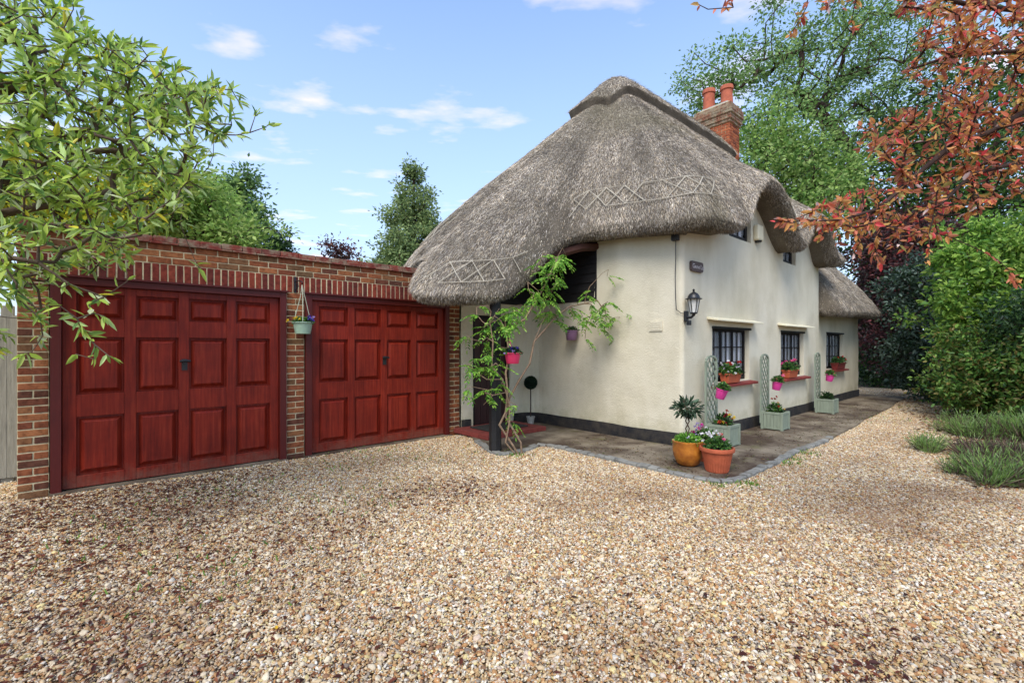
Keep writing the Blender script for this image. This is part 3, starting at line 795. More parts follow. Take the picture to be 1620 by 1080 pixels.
def main_top(p):
    x, y = p[0], p[1]
    if y < 3.25 or y > 8.6: tx = RX0 + np.clip((x - 6.3) / (13.3 - 6.3), 0, 1) * (RX1 - RX0)
    elif x > 12: tx = RX1
    else: tx = RX0
    d = np.array([x - tx, y - RIDGE_Y]); d = d / (np.linalg.norm(d) + 1e-9) * .24
    if x > 12.9: d = d * .3
    return (tx + d[0], RIDGE_Y + d[1], RIDGE_Z)
def main_bulge(p):
    if p[0] > 13.1: return .1
    if p[1] < 3.3: return float(np.interp(p[0], [6, 8, 11], [.3, .26, .14]))
    if p[1] > 8.5: return .25
    if p[0] > 5.9: return .30
    return float(np.interp(p[1], [4.8, 5.2, 6.0, 6.5, 7.0, 7.7, 8.4], [.28, .24, .2, -.2, .02, .26, .26]))
def roof():
    r, P, G, out = loft('thatch_roof', EAVE, main_top, main_bulge, cot, base=3.3, smooth_n=17, cap=True)
    pos, d, nm, iu = grid_sample(P, 330000, lambda a: np.where((a[..., 1] > 7.6) & (a[..., 0] > 6), .05, 1.0) * np.where(a[..., 0] > 13, .3, 1))
    straws('straw', r, pos, d, nm)
    # cut ends along the lip
    lipG = G[2:8]; pos, d, nm, iu = grid_sample(lipG, 52000, lambda a: np.where(a[..., 1] > 7.5, .03, 1.0))
    e = np.array([0, 0, -1.0]); dl = np.tile(e, (len(pos), 1)) + rng.normal(0, .4, pos.shape); dl /= np.linalg.norm(dl, axis=1)[:, None]
    nm = np.where(nm[:, 2:] > .5, -nm, nm)
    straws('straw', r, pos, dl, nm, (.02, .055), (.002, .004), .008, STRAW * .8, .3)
    # ridge cap: a thicker block-cut layer saddling the ridge and the head of the hip
    n = P.shape[1]; top = P[-1]
    width = []
    for i in range(n):
        x, y = P[0, i, 0], P[0, i, 1]; hip = np.array([x - RX0, y - RIDGE_Y]); a = math.degrees(math.atan2(hip[1], -hip[0]))   # 0 = along the hip
        if x > 13.1: w = .3
        elif y < 3.25 and x > 7.2 or y > 8.6: w = .5
        else: w = float(np.interp(a, [-62, -50, -30, 0, 30, 55, 70], [.5, .5, .75, 1.05, 1.1, .9, .62]))
        width.append(w)
    width = np.array(width); rows = []
    nc = 9
    seg = np.linalg.norm(np.diff(P, axis=0), axis=-1)[::-1]; cum = np.concatenate([np.zeros((1, n)), np.cumsum(seg, 0)]); Pr = P[::-1]
    for s in np.linspace(1, 0, nc):
        row = np.array([[np.interp(width[i] * s, cum[:, i], Pr[:, i, k]) for k in range(3)] for i in range(n)])
        rows.append(row)
    R = np.array(rows)
    du = np.gradient(R, axis=0); dv = np.gradient(R, axis=1); nn = np.cross(dv, du); nn /= np.linalg.norm(nn, axis=-1)[..., None] + 1e-9; nn *= np.where(nn[..., 2:] < 0, -1, 1)
    nn = nn * .5 + np.array([0, 0, .5])
    Rt = R + nn * .17; Rt[-1] = R[-1] + np.array([0, 0, .14])
    G2 = np.concatenate([R[:1] - nn[:1] * .03, R[:1] + nn[:1] * .10, Rt]); nr = len(G2); idx = np.arange(nr * n).reshape(nr, n)
    Fq = np.stack([idx[:-1, :-1], idx[1:, :-1], idx[1:, 1:], idx[:-1, 1:]], -1).reshape(-1, 4)
    ctr = np.array([Rt[-1][:, 0], np.full(n, RIDGE_Y), Rt[-1][:, 2] + .05]).T                # rounded crown of the cap
    G2 = np.concatenate([G2, ctr[None]]); nr += 1; idx = np.arange(nr * n).reshape(nr, n)
    Fq = np.stack([idx[:-1, :-1], idx[1:, :-1], idx[1:, 1:], idx[:-1, 1:]], -1).reshape(-1, 4)
    mesh_np('ridge_cap', G2.reshape(-1, 3), Fq, M['thatch'], r, smooth=True); Rt = np.concatenate([Rt, ctr[None]])
    pos, d, nm, iu = grid_sample(Rt, 26000, lambda a: np.where(a[..., 1] > 6.6, .1, 1.0))
    straws('straw', r, pos, d, nm, (.05, .13), lift=.014, jit=.2)
    # ---- hazel spars
    def onroof(i, h):
        """point at h metres up-slope from the lip on ruling i"""
        i = int(np.clip(i, 0, n - 1)); sg = np.concatenate([[0], np.cumsum(np.linalg.norm(np.diff(P[:, i], axis=0), axis=1))])
        return np.array([np.interp(h, sg, P[:, i, k]) for k in range(3)])
    arc = np.concatenate([[0], np.cumsum(np.linalg.norm(np.diff(P[0], axis=0), axis=1))])
    def find(x, y): return int(np.argmin((P[0, :, 0] - x) ** 2 + (P[0, :, 1] - y) ** 2))
    def spar(a, b, rad=.0072):
        m = MB(); pts = [(a + (b - a) * t) for t in (0, .5, 1)]
        pp = []
        for p in pts:
            pp.append(p + np.array([-.024, -.024, .034]))
        m.tube(pp, rad * random.uniform(.75, 1.2), 5); m.build('spar', M['spar'], r)
    def onarc(s, h):
        f = np.interp(s, arc, np.arange(n)); i = int(f); t = f - i
        return onroof(i, h) * (1 - t) + onroof(min(i + 1, n - 1), h) * t
    def lattice(i0, i1, h0, h1, w, gap=.1):
        s0, s1 = arc[i0], arc[i1]; k = max(1, round(abs(s1 - s0) / w)); hm = (h0 + h1) / 2
        for q in range(k):
            a, b = s0 + (s1 - s0) * q / k, s0 + (s1 - s0) * (q + 1) / k
            for (sa, ha, sb, hb) in ((a, h0, b, h1), (a, h1, b, h0)):
                if random.random() > gap:
                    mid = ((sa + sb) / 2, (ha + hb) / 2); spar(onarc(sa, ha), onarc(*mid)); spar(onarc(*mid), onarc(sb, hb))
            for h in (h0, h1):
                if random.random() > .25: spar(onarc(a, h), onarc(b, h), .0055)
    lattice(find(6.75, 2.95), find(5.6, 4.96), .36, .74, .36, .08)
    lattice(find(7.3, 2.95), find(6.75, 2.95), .4, .8, .36, .5)
    lattice(find(4.45, 4.87), find(3.28, 5.6), .14, .52, .33, .08)
    lattice(find(4.22, 7.2), find(4.5, 8.3), .65, 1.15, .34, .04)
    lattice(find(10.6, 2.95), find(9.2, 2.95), .3, .65, .4, .15)
    lattice(find(12.9, 2.95), find(11.6, 2.95), .3, .65, .4, .3)
    return P
ROOF_P = roof()

# lower thatch over the far extension
EAVE2 = [(17.05, 6.5, 2.4), (17.1, 4.5, 2.36), (17.1, 3.4, 2.34), (16.95, 3.04, 2.34), (16.5, 2.98, 2.32), (15.5, 2.98, 2.3), (14.5, 2.98, 2.28), (13.5, 2.98, 2.24), (13.0, 2.99, 2.22), (12.88, 3.08, 2.22), (12.86, 3.3, 2.24), (12.86, 3.6, 2.3)]
def top2(p):
    if p[1] > 3.1 and p[0] > 16: return (15.6, 4.9, 5.0)
    return (12.9 + (np.clip(p[0], 12.8, 17) - 12.8) / 4.2 * 2.7, 4.9, 5.0)
def roof2():
    r, P, G, out = loft('lower_thatch_roof', EAVE2, top2, lambda p: .12, cot, nu=30, seed=4)
    pos, d, nm, iu = grid_sample(P, 42000); straws('straw', r, pos, d, nm)
    pos, d, nm, iu = grid_sample(G[2:8], 12000); dl = np.tile(np.array([0, 0, -1.0]), (len(pos), 1)) + rng.normal(0, .4, pos.shape); dl /= np.linalg.norm(dl, axis=1)[:, None]
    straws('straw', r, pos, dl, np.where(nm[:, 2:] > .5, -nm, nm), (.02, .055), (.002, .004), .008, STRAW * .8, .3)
roof2()

# ---- walls
def zlip(x):
    q = np.array([(p[0], p[2]) for p in EAVE if p[1] < 3.0]); q = q[np.argsort(q[:, 0])]
    return float(np.interp(x, q[:, 0], q[:, 1]))
WIN = [(7.33, 8.76, .92, 1.80), (10.3, 11.7, .88, 1.80), (13.75, 15.25, .93, 1.84)]
UPW = [(7.95, 8.86, 3.36, 3.98), (10.42, 11.2, 3.22, 3.75)]
DOOR = (4.98, 5.86, .05, 2.06)

def wall_sheet(name, path, topf, openings, mat, depth=.16, amp=.012, seed=2, z0=0.0, holes_mat=None):
    """path: list of (x,y); openings in arc length (s0,s1,z0,z1)"""
    path = np.array(path, float); d = np.concatenate([[0], np.cumsum(np.linalg.norm(np.diff(path, axis=0), axis=1))])
    ss = set(np.arange(0, d[-1], .09)) | {d[-1]} | set(d); zs = set(np.arange(z0, 5.0, .1))
    for s0, s1, a, b in openings: ss |= {s0, s1}; zs |= {a, b}
    def clean(v, keep):
        v = sorted(v); out = [v[0]]
        for q in v[1:]:
            if q - out[-1] < .012:
                if q in keep: out[-1] = q
                continue
            out.append(q)
        return np.array(out)
    ks = {q for o in openings for q in o[:2]}; kz = {q for o in openings for q in o[2:]}
    ss, zs = clean(ss, ks), clean(zs, kz)
    X, Y = np.interp(ss, d, path[:, 0]), np.interp(ss, d, path[:, 1])
    tx, ty = np.gradient(X, ss), np.gradient(Y, ss); ln = np.hypot(tx, ty); nx, ny = -ty / ln, tx / ln      # left of travel = outside
    tops = np.array([topf(x, y) for x, y in zip(X, Y)])
    V, idx = [], {}
    Zc = np.minimum(zs[None, :], tops[:, None])
    pts = np.stack([np.repeat(X[:, None], len(zs), 1), np.repeat(Y[:, None], len(zs), 1), Zc], -1)
    q = pts.reshape(-1, 3); dsp = (vnoise(q, .9, seed) * amp * 1.3 + vnoise(q, 3.0, seed + 1) * amp * .5).reshape(pts.shape[:2])
    pts[..., 0] += nx[:, None] * dsp; pts[..., 1] += ny[:, None] * dsp
    n, m = pts.shape[:2]; ii = np.arange(n * m).reshape(n, m); Fq = []
    V = pts.reshape(-1, 3).tolist()
    inside = lambda s, z: any(o[0] - 1e-6 < s < o[1] + 1e-6 and o[2] - 1e-6 < z < o[3] + 1e-6 for o in openings)
    sc = (ss[1:] + ss[:-1]) / 2; zc = (zs[1:] + zs[:-1]) / 2
    hole = np.array([[inside(s, z) for z in zc] for s in sc])
    for a in range(n - 1):
        for b in range(m - 1):
            if hole[a, b]: continue
            if zs[b] >= tops[a] and zs[b] >= tops[a + 1]: continue
            Fq.append((ii[a, b], ii[a, b + 1], ii[a + 1, b + 1], ii[a + 1, b]))
    # reveals
    def inner(a, b): 
        p = pts[a, b]; V.append((p[0] - nx[a] * depth, p[1] - ny[a] * depth, p[2])); return len(V) - 1
    for a in range(n - 1):
        for b in range(m - 1):
            if not hole[a, b]: continue
            for (da, db, e0, e1) in ((-1, 0, (a, b), (a, b + 1)), (1, 0, (a + 1, b + 1), (a + 1, b)), (0, -1, (a + 1, b), (a, b)), (0, 1, (a, b + 1), (a + 1, b + 1))):
                A, B = a + da, b + db
                if 0 <= A < n - 1 and 0 <= B < m - 1 and hole[A, B]: continue
                if B < 0: continue
                i0, i1 = inner(*e0), inner(*e1); Fq.append((ii[e0], ii[e1], i1, i0))
    return mesh_np(name, np.array(V), [list(map(int, f)) for f in Fq], mat, cot, smooth=False), d

def arcpts(cx, cy, r, a0, a1, n=6): return [(cx + r * math.cos(math.radians(a0 + (a1 - a0) * k / n)), cy + r * math.sin(math.radians(a0 + (a1 - a0) * k / n))) for k in range(n + 1)]
def walls():
    # path walked with the outside on the left: far end -> corner -> gable -> porch back wall
    r = .07
    main = [(12.85, 3.62), (12.83, SY)] + [(GX + r, SY)] + arcpts(GX + r, SY + r, r, 270, 180)[1:] + [(GX - .03, 4.3), (GX - .02, 5.6), (GX, GY - .3)] + arcpts(GX - .3, GY - .3, .3, 0, 90)[1:] + [(4.72, GY)]
    d = np.concatenate([[0], np.cumsum(np.linalg.norm(np.diff(np.array(main), axis=0), axis=1))])
    s_of = lambda x: .191 + (12.83 - x)          # arc length of a point on the side wall
    s_of = lambda x: d[1] + (12.83 - x)
    ops = [(s_of(b), s_of(a), z0, z1) for a, b, z0, z1 in WIN[:2] + UPW]
    ops.append((d[-1] - (DOOR[1] - 4.72), d[-1] - (DOOR[0] - 4.72), DOOR[2], DOOR[3]))
    def top(x, y):
        if y < SY + .02 and x > GX: return zlip(x) + .28
        if x > 12.8: return 3.6
        if y < 4.97: return 3.42
        if x > GX - .06 and y < GY - .28: return 2.29        # below the weatherboards
        return 2.29
    wall_sheet('wall', main, top, ops, M['render'])
    ext = [(16.95, 6.0), (16.95, EY + .06)] + arcpts(16.89, EY + .06, .06, 0, -90)[1:] + [(12.7, EY)]
    de = np.concatenate([[0], np.cumsum(np.linalg.norm(np.diff(np.array(ext), axis=0), axis=1))])
    a, b, z0, z1 = WIN[2]
    wall_sheet('extension_wall', ext, lambda x, y: 2.55, [(de[-1] - (b - 12.7), de[-1] - (a - 12.7), z0, z1)], M['render'], seed=6)
    # black plinth, a little proud of the render
    def plinth(nm, pth, h, parts):
        p = np.array(pth, float); dd = np.concatenate([[0], np.cumsum(np.linalg.norm(np.diff(p, axis=0), axis=1))])
        for s0, s1 in parts:
            s = np.unique(np.concatenate([np.arange(s0, s1, .1), [s1], dd[(dd > s0) & (dd < s1)]])); X, Y = np.interp(s, dd, p[:, 0]), np.interp(s, dd, p[:, 1])
            tx, ty = np.gradient(X, s), np.gradient(Y, s); l = np.hypot(tx, ty); nx, ny = -ty / l, tx / l; o = .028
            hh = h + .012 * vnoise(np.stack([X, Y, 0 * X], 1), 2.0, 8)
            rows = [np.stack([X + nx * q, Y + ny * q, z], 1) for q, z in ((o, 0 * X - .05), (o, hh - .008), (o - .008, hh), (-.02, hh + .001))]
            G = np.array(rows); n = len(s); idx = np.arange(4 * n).reshape(4, n)
            mesh_np('plinth', G.reshape(-1, 3), np.stack([idx[:-1, :-1], idx[1:, :-1], idx[1:, 1:], idx[:-1, 1:]], -1).reshape(-1, 4), M['plinth'], cot)
    plinth('plinth', main, .235, [(0, d[-1] - (DOOR[1] + .06 - 4.72)), (d[-1] - (DOOR[0] - .06 - 4.72), d[-1])])
    plinth('plinth', ext, .235, [(0, de[-1] - .05)])
    # backs, so that the house is closed
    mb = MB(); mb.box(4.72, 12.8, 8.3, 8.5, 0, 3.0); mb.box(12.6, 12.79, 3.7, 8.3, 0, 3.7); mb.box(4.72, 4.9, GY + .25, 8.3, 0, 2.9); mb.box(12.9, 16.8, 6.0, 6.2, 0, 2.6)
    mb.build('back_wall', M['render'], cot)
    MB().box(6.55, 12.6, 3.75, 8.3, 2.32, 2.42).build('upper_floor', M['beam'], cot)
    # black weatherboards above the porch
    z = 2.285; k = 0
    while z < 3.55:
        h = .165; x = GX - .012
        m = MB(); y0, y1 = 5.0, GY + .02
        m.add([(x - .028, y0, z), (x - .028, y1, z), (x - .008, y1, z + h), (x - .008, y0, z + h), (x + .03, y0, z), (x + .03, y1, z), (x + .03, y1, z + h), (x + .03, y0, z + h)],
              [(0, 3, 2, 1), (0, 1, 5, 4), (3, 7, 6, 2), (0, 4, 7, 3), (1, 2, 6, 5)]).build('weatherboard', M['board'], cot); z += .158
    z = 2.285
    while z < 2.85:
        y = GY - .008; h = .165
        MB().add([(4.7, y - .028, z), (GX + .02, y - .028, z), (GX + .02, y - .008, z + h), (4.7, y - .008, z + h), (4.7, y + .03, z), (GX + .02, y + .03, z), (GX + .02, y + .03, z + h), (4.7, y + .03, z + h)],
              [(0, 1, 2, 3), (0, 4, 5, 1), (3, 2, 6, 7), (0, 3, 7, 4), (1, 5, 6, 2)]).build('weatherboard', M['board'], cot); z += .158
    MB().box(GX - .045, GX + .03, 4.965, 5.0, 2.27, 3.5).build('corner_board', M['blacktimber'], cot)
    # boards over the door, under the thatch
    # porch post and beams
    MB().tube([(4.2, 5.05, 0), (4.2, 5.05, 1.2), (4.21, 5.06, 2.36)], [.088, .082, .08], 8).build('porch_post', M['blacktimber'], cot)
    MB().bar((3.75, 5.42, 2.33), (5.2, 5.3, 2.58), .13, .15).build('porch_beam', M['blacktimber'], cot)
    MB().bar((4.2, 5.1, 2.2), (4.75, 6.58, 2.4), .12, .14).build('porch_beam', M['blacktimber'], cot)
    m = MB(); m.tube([(5.25, 5.22, 2.78), (5.6, 5.12, 3.0), (6.0, 5.03, 3.14), (6.42, 4.98, 3.2)], [.07, .075, .075, .07], 6); m.build('porch_brace', M['beam'], cot)
    # front door
    dr = MB().box(DOOR[0] + .07, DOOR[1] - .07, GY + .085, GY + .12, DOOR[2] + .02, DOOR[3] - .07).build('door', M['doorwood'], cot)
    x = DOOR[0] + .072; w = (DOOR[1] - DOOR[0] - .144) / 5
    for k in range(5): MB().box(x + k * w + .003, x + (k + 1) * w - .003, GY + .068, GY + .0845, DOOR[2] + .03, DOOR[3] - .08).build('plank', M['doorwood'], dr, bevel=.004)
    MB().tube([(DOOR[0] + .16, GY + .068, 1.05), (DOOR[0] + .16, GY + .03, 1.05), (DOOR[0] + .16, GY + .02, 1.05)], [.012, .012, .026], 10).build('handle', M['iron'], dr)
    fr = MB(); fr.box(DOOR[0] + .001, DOOR[0] + .068, GY + .04, GY + .13, DOOR[2], DOOR[3] - .001); fr.box(DOOR[1] - .068, DOOR[1] - .001, GY + .04, GY + .13, DOOR[2], DOOR[3] - .001); fr.box(DOOR[0] + .069, DOOR[1] - .069, GY + .04, GY + .13, DOOR[3] - .068, DOOR[3] - .001)
    fr.build('door_frame', M['frame'], cot)
    # embossed vent on the gable wall
    v = MB(); y, zc = 3.86, 1.81
    v.box(GX - .024, GX + .02, y - .11, y + .11, zc - .075, zc + .075)
    for k in range(4): v.box(GX - .028, GX - .023, y - .085, y + .085, zc - .055 + k * .033, zc - .04 + k * .033)
    v.build('air_brick', M['render'], cot)
walls()

def window(x0, x1, z0, z1, yw, ncol, nrow, hood=True, sill=True, curtain=True, mull=()):
    yf = yw + .075; fw = .085 if hood is None else .05
    w = MB(); 
    w.box(x0 + .002, x0 + fw, yf, yf + .06, z0 + .002, z1 - .002); w.box(x1 - fw, x1 - .002, yf, yf + .06, z0 + .002, z1 - .002)
    w.box(x0 + fw + .0005, x1 - fw - .0005, yf + .001, yf + .06, z1 - fw, z1 - .002); w.box(x0 + fw + .0005, x1 - fw - .0005, yf + .001, yf + .06, z0 + .002, z0 + fw)
    o = w.build('window', M['frame'], cot)
    a, b, c, d = x0 + fw, x1 - fw, z0 + fw, z1 - fw
    xs = np.linspace(a, b, ncol + 1); zs = np.linspace(c, d, nrow + 1)
    for k in range(1, ncol):
        wd = .045 if k in mull else .017
        MB().box(xs[k] - wd / 2, xs[k] + wd / 2, yf + (.004 if k in mull else .015), yf + .05, c + .001, d - .001).build('mullion' if k in mull else 'glazing_bar', M['frame'], o)
    for k in range(1, nrow):
        MB().box(a + .001, b - .001, yf + .017, yf + .048, zs[k] - .0085, zs[k] + .0085).build('glazing_bar', M['frame'], o)
    for i in range(ncol):
        for j in range(nrow):
            MB().box(xs[i] + .009, xs[i + 1] - .009, yf + .030, yf + .034, zs[j] + .009, zs[j + 1] - .009).build('pane', M['glass'], o)
    if curtain:
        for (p, q) in ((a - .02, a + (b - a) * .30), (a + (b - a) * .52, a + (b - a) * .66), (b - (b - a) * .20, b + .02)):
            n = 24; xx = np.linspace(p, q, n); V = []; Fq = []
            for i, x in enumerate(xx):
                y = yf + .09 + .022 * math.sin(i * 1.5 + x * 7)
                V += [(x, y, z0 - .02), (x, y, z1 + .02)]
                if i: Fq.append((2*i-2, 2*i, 2*i+1, 2*i-1))
            mesh_np('curtain', np.array(V), Fq, M['curtain'], o, smooth=True)
    # dark timber lintel line and painted sill
    MB().box(x0 - .01, x1 + .07, yw - .014, yw + .07, z1 - .012, z1 + .026).build('lintel', M['frame'], o) if hood is not None else None
    if sill:
        m = MB(); m.add([(x0 - .05, yw - .13, z0 - .075), (x1 + .07, yw - .13, z0 - .075), (x1 + .07, yw + .14, z0 - .07), (x0 - .05, yw + .14, z0 - .07),
                         (x0 - .05, yw - .13, z0 - .035), (x1 + .07, yw - .13, z0 - .035), (x1 + .07, yw + .14, z0 - .002), (x0 - .05, yw + .14, z0 - .002)],
                        [(0,3,2,1),(4,5,6,7),(0,1,5,4),(1,2,6,5),(2,3,7,6),(3,0,4,7)]).build('sill', M['sill'], o, bevel=.006)
    if hood:
        m = MB(); h0 = z1 + .10; xa, xb = x0 - .17, x1 + .2
        m.add([(xa, yw - .17, h0 + .0), (xb, yw - .17, h0), (xb, yw + .02, h0 + .03), (xa, yw + .02, h0 + .03), (xa, yw - .17, h0 + .028), (xb, yw - .17, h0 + .028), (xb, yw + .02, h0 + .075), (xa, yw + .02, h0 + .075)],
              [(0,3,2,1),(4,5,6,7),(0,1,5,4),(1,2,6,5),(2,3,7,6),(3,0,4,7)]).build('hood', M['hood'], o, bevel=.005)
    return o
window(*WIN[0], SY, 6, 3, mull=(2, 4)); window(*WIN[1], SY, 6, 3, mull=(2, 4)); window(*WIN[2], EY, 5, 3, hood=False, mull=(2,))
window(*UPW[0], SY, 3, 2, hood=None, sill=False, mull=()); window(*UPW[1], SY, 3, 2, hood=None, sill=False, curtain=False)

# ---- chimney
def chimney():
    ch_c = np.array([13.05, 5.95]); hx, hy = .31, .46; z0, z1 = 6.0, 8.12
    c = MB().box(ch_c[0] - hx + .01, ch_c[0] + hx - .01, ch_c[1] - hy + .01, ch_c[1] + hy - .01, 3.0, z1 - .02).build('chimney', M['mortar'], cot)
    o = OFF[cot.name]
    def course(z, hx, hy, ms_l, ms_h, odd, h=.065):
        # four sides of stretchers, with a header to break the bond
        for axis, half, perp in (('x', hx, hy), ('y', hy, hx)):
            for sgn in (-1, 1):
                L = 2 * half; k = 0; s = -half
                first = True
                while s < half - .02:
                    ln = .105 if (first and odd) else .215
                    ln = min(ln, half - s); first = False
                    m = s + ln / 2; s += ln + .01
                    if ln < .05: continue
                    if axis == 'x': loc = (ch_c[0] + m, ch_c[1] + sgn * (perp - .05), z); rz = 0
                    else: loc = (ch_c[0] + sgn * (perp - .05), ch_c[1] + m, z); rz = math.pi / 2
                    b = link('brick', random.choice(ms_l), c, (loc[0] - o[0], loc[1] - o[1], loc[2] - o[2]), (0, 0, rz), (ln / .215, 1, h / .065))
    stt = brick_meshes(.215, .1, .065, M['chbrick']); cap = brick_meshes(.215, .1, .065, M['chcap'])
    z = z0; k = 0
    while z < z1 - .56:
        course(z, hx, hy, stt, None, k % 2); z += .075; k += 1
    for e in (.03, .06, .06, .09, .09, .08, .05):
        course(z, hx + e, hy + e, cap, None, k % 2); z += .075; k += 1
        MB().box(ch_c[0] - hx - e + .012, ch_c[0] + hx + e - .012, ch_c[1] - hy - e + .012, ch_c[1] + hy + e - .012, z - .11, z - .038).build('mortar_bed', M['mortar'], c)
    zt = z - .035
    mb = MB(); mb.add([(ch_c[0] - hx, ch_c[1] - hy, zt), (ch_c[0] + hx, ch_c[1] - hy, zt), (ch_c[0] + hx, ch_c[1] + hy, zt), (ch_c[0] - hx, ch_c[1] + hy, zt),
                       (ch_c[0] - .17, ch_c[1] - .34, zt + .13), (ch_c[0] + .17, ch_c[1] - .34, zt + .13), (ch_c[0] + .17, ch_c[1] + .34, zt + .13), (ch_c[0] - .17, ch_c[1] + .34, zt + .13)],
                      [(0,1,5,4),(1,2,6,5),(2,3,7,6),(3,0,4,7),(4,5,6,7)]).build('mortar_flaunching', M['stonepot'], c)
    for dx_, h, r in ((-.24, .60, .15), (.24, .67, .155)):
        MB().lathe((ch_c[0] - dx_ * .1, ch_c[1] + dx_, zt + .02), [(r + .02, 0), (r + .01, .1), (r - .005, h - .16), (r - .005, h - .12), (r + .022, h - .11), (r + .022, h - .03), (r + .01, h), (r - .03, h), (r - .035, h - .2)], 20).build('pot', M['pot_clay'], c, smooth=True)
chimney()


# ------------------------------------------------------------------ plants: branching and leaves
def norm(v): return v / (np.linalg.norm(v, axis=-1, keepdims=True) + 1e-9)

def grow(seeds, targets, step=.25, wob=.12, sag=0.0):
    """seeds: list of polylines (each an array; the first is rooted). Joins every target to the nearest wood already grown.
    returns P, parent, tips(index), tip directions"""
    P, par = [], []
    for sl in seeds:
        base = -1
        if len(P):                                           # hang this limb on the nearest wood
            d = np.linalg.norm(np.array(P) - sl[0], axis=1); base = int(np.argmin(d))
        for p in sl: P.append(np.array(p, float)); par.append(base); base = len(P) - 1
    tips = []
    A = np.zeros((len(P) + len(targets) * 12, 3)); A[:len(P)] = P; n = len(P)
    d0 = np.array([np.min(np.linalg.norm(A[:n] - t, axis=1)) for t in targets])
    for t in targets[np.argsort(d0)]:
        d = np.linalg.norm(A[:n] - t, axis=1); b = int(np.argmin(d)); L = d[b]
        k = int(np.clip(round(L / step), 1, 9)); a = A[b].copy(); pdir = norm(A[b] - A[par[b]]) if par[b] >= 0 else np.zeros(3)
        last = b; off = rng.normal(0, wob * L, 3)
        for j in range(1, k + 1):
            f = j / k; p = a + (t - a) * f + off * math.sin(math.pi * f) + pdir * L * .22 * math.sin(math.pi * f) + np.array([0, 0, -sag * L * math.sin(math.pi * f)])
            A[n] = p; par.append(last); last = n; n += 1
        tips.append(last)
    return A[:n], np.array(par), np.array(tips)

def wood(name, P, par, tips, r_tip, expo, rmax, mat, parent, sides=5):
    n = len(P); cnt = np.zeros(n); cnt[tips] = 1
    for i in range(n - 1, -1, -1):
        if par[i] >= 0: cnt[par[i]] += cnt[i]
    cnt = np.maximum(cnt, 1); r = np.minimum(r_tip * cnt ** expo, rmax)
    i = np.where(par >= 0)[0]; a, b = P[par[i]], P[i]; ra = np.minimum(r[par[i]], r[i] * 1.6); rb = r[i]
    d = norm(b - a); ref = np.where(np.abs(d[:, 2:]) > .9, np.array([1.0, 0, 0]), np.array([0, 0, 1.0])); u = norm(np.cross(d, ref)); v = np.cross(d, u)
    th = np.arange(sides) * 2 * math.pi / sides; ring = np.cos(th)[None, :, None] * u[:, None] + np.sin(th)[None, :, None] * v[:, None]
    V = np.concatenate([a[:, None] - d[:, None] * (ra * .3)[:, None, None] + ring * ra[:, None, None], b[:, None] + d[:, None] * (rb * .3)[:, None, None] + ring * rb[:, None, None]], 1)
    k = np.arange(sides); q = np.stack([k, (k + 1) % sides, (k + 1) % sides + sides, k + sides], 1)
    Fq = (q[None] + (np.arange(len(i)) * 2 * sides)[:, None, None]).reshape(-1, 4)
    return mesh_np(name, V.reshape(-1, 3), Fq, mat, parent, smooth=True)

def leaves(name, B, D, L, W, cols, mat, parent, up=(0, 0, 1), fold=.25, upj=.5, curl=.12, kind=True, detail=True):
    n = len(B); D = norm(D); U = norm(np.array(up)[None] + rng.normal(0, upj, (n, 3))); Sd = norm(np.cross(D, U)); Nn = np.cross(Sd, D)
    L = np.broadcast_to(np.asarray(L, float).reshape(-1, 1), (n, 1)); W = np.broadcast_to(np.asarray(W, float).reshape(-1, 1), (n, 1))
    if detail:
        m = B + D * L * .5 - Nn * L * curl * .3; t = B + D * L - Nn * L * curl
        V = np.stack([B, B + D * L * .3 + Sd * W * .46 + Nn * W * fold, B + D * L * .68 + Sd * W * .38 + Nn * (W * fold - L * curl * .4), t,
                      B + D * L * .68 - Sd * W * .38 + Nn * (W * fold - L * curl * .4), B + D * L * .3 - Sd * W * .46 + Nn * W * fold], 1).reshape(-1, 3)
        q = np.array([[0, 1, 2, 3], [0, 3, 4, 5]]); Fq = (q[None] + (np.arange(n) * 6)[:, None, None]).reshape(-1, 4); c = np.repeat(cols, 2, 0) * np.clip(rng.normal(1, .1, (2 * n, 1)), .7, 1.3)
    else:
        V = np.stack([B, B + D * L * .45 + Sd * W * .5 + Nn * W * fold, B + D * L, B + D * L * .45 - Sd * W * .5 + Nn * W * fold], 1).reshape(-1, 3)
        Fq = np.arange(4 * n).reshape(n, 4); c = cols
    o = mesh_np(name, V, Fq, mat, parent, cols=c)
    if kind: o['kind'] = 'stuff'
    return o

def pick(pal, n, jit=.25, w=None):
    pal = np.array(pal); w = None if w is None else np.array(w) / np.sum(w)
    return pal[rng.choice(len(pal), n, p=w)] * rng.uniform(1 - jit, 1 + jit, (n, 1))

def tip_leaves(P, par, tips, per, spread, length_back=2):
    """bases and directions of leaves whorled round every tip"""
    B, D = [], []
    for t in tips:
        ch = [t]
        while len(ch) <= length_back and par[ch[-1]] >= 0: ch.append(par[ch[-1]])
        pts = P[ch]; ax = norm(pts[0] - pts[-1])
        k = rng.integers(per[0], per[1] + 1); f = rng.uniform(0, 1, k) ** 1.6 * (len(ch) - 1)
        i = np.minimum(f.astype(int), len(ch) - 2) if len(ch) > 1 else np.zeros(k, int)
        fr = (f - i)[:, None]; b = pts[i] * (1 - fr) + pts[np.minimum(i + 1, len(ch) - 1)] * fr
        B.append(b); D.append(norm(ax[None] * 1.0 + rng.normal(0, spread, (k, 3))))
    return np.concatenate(B), np.concatenate(D)

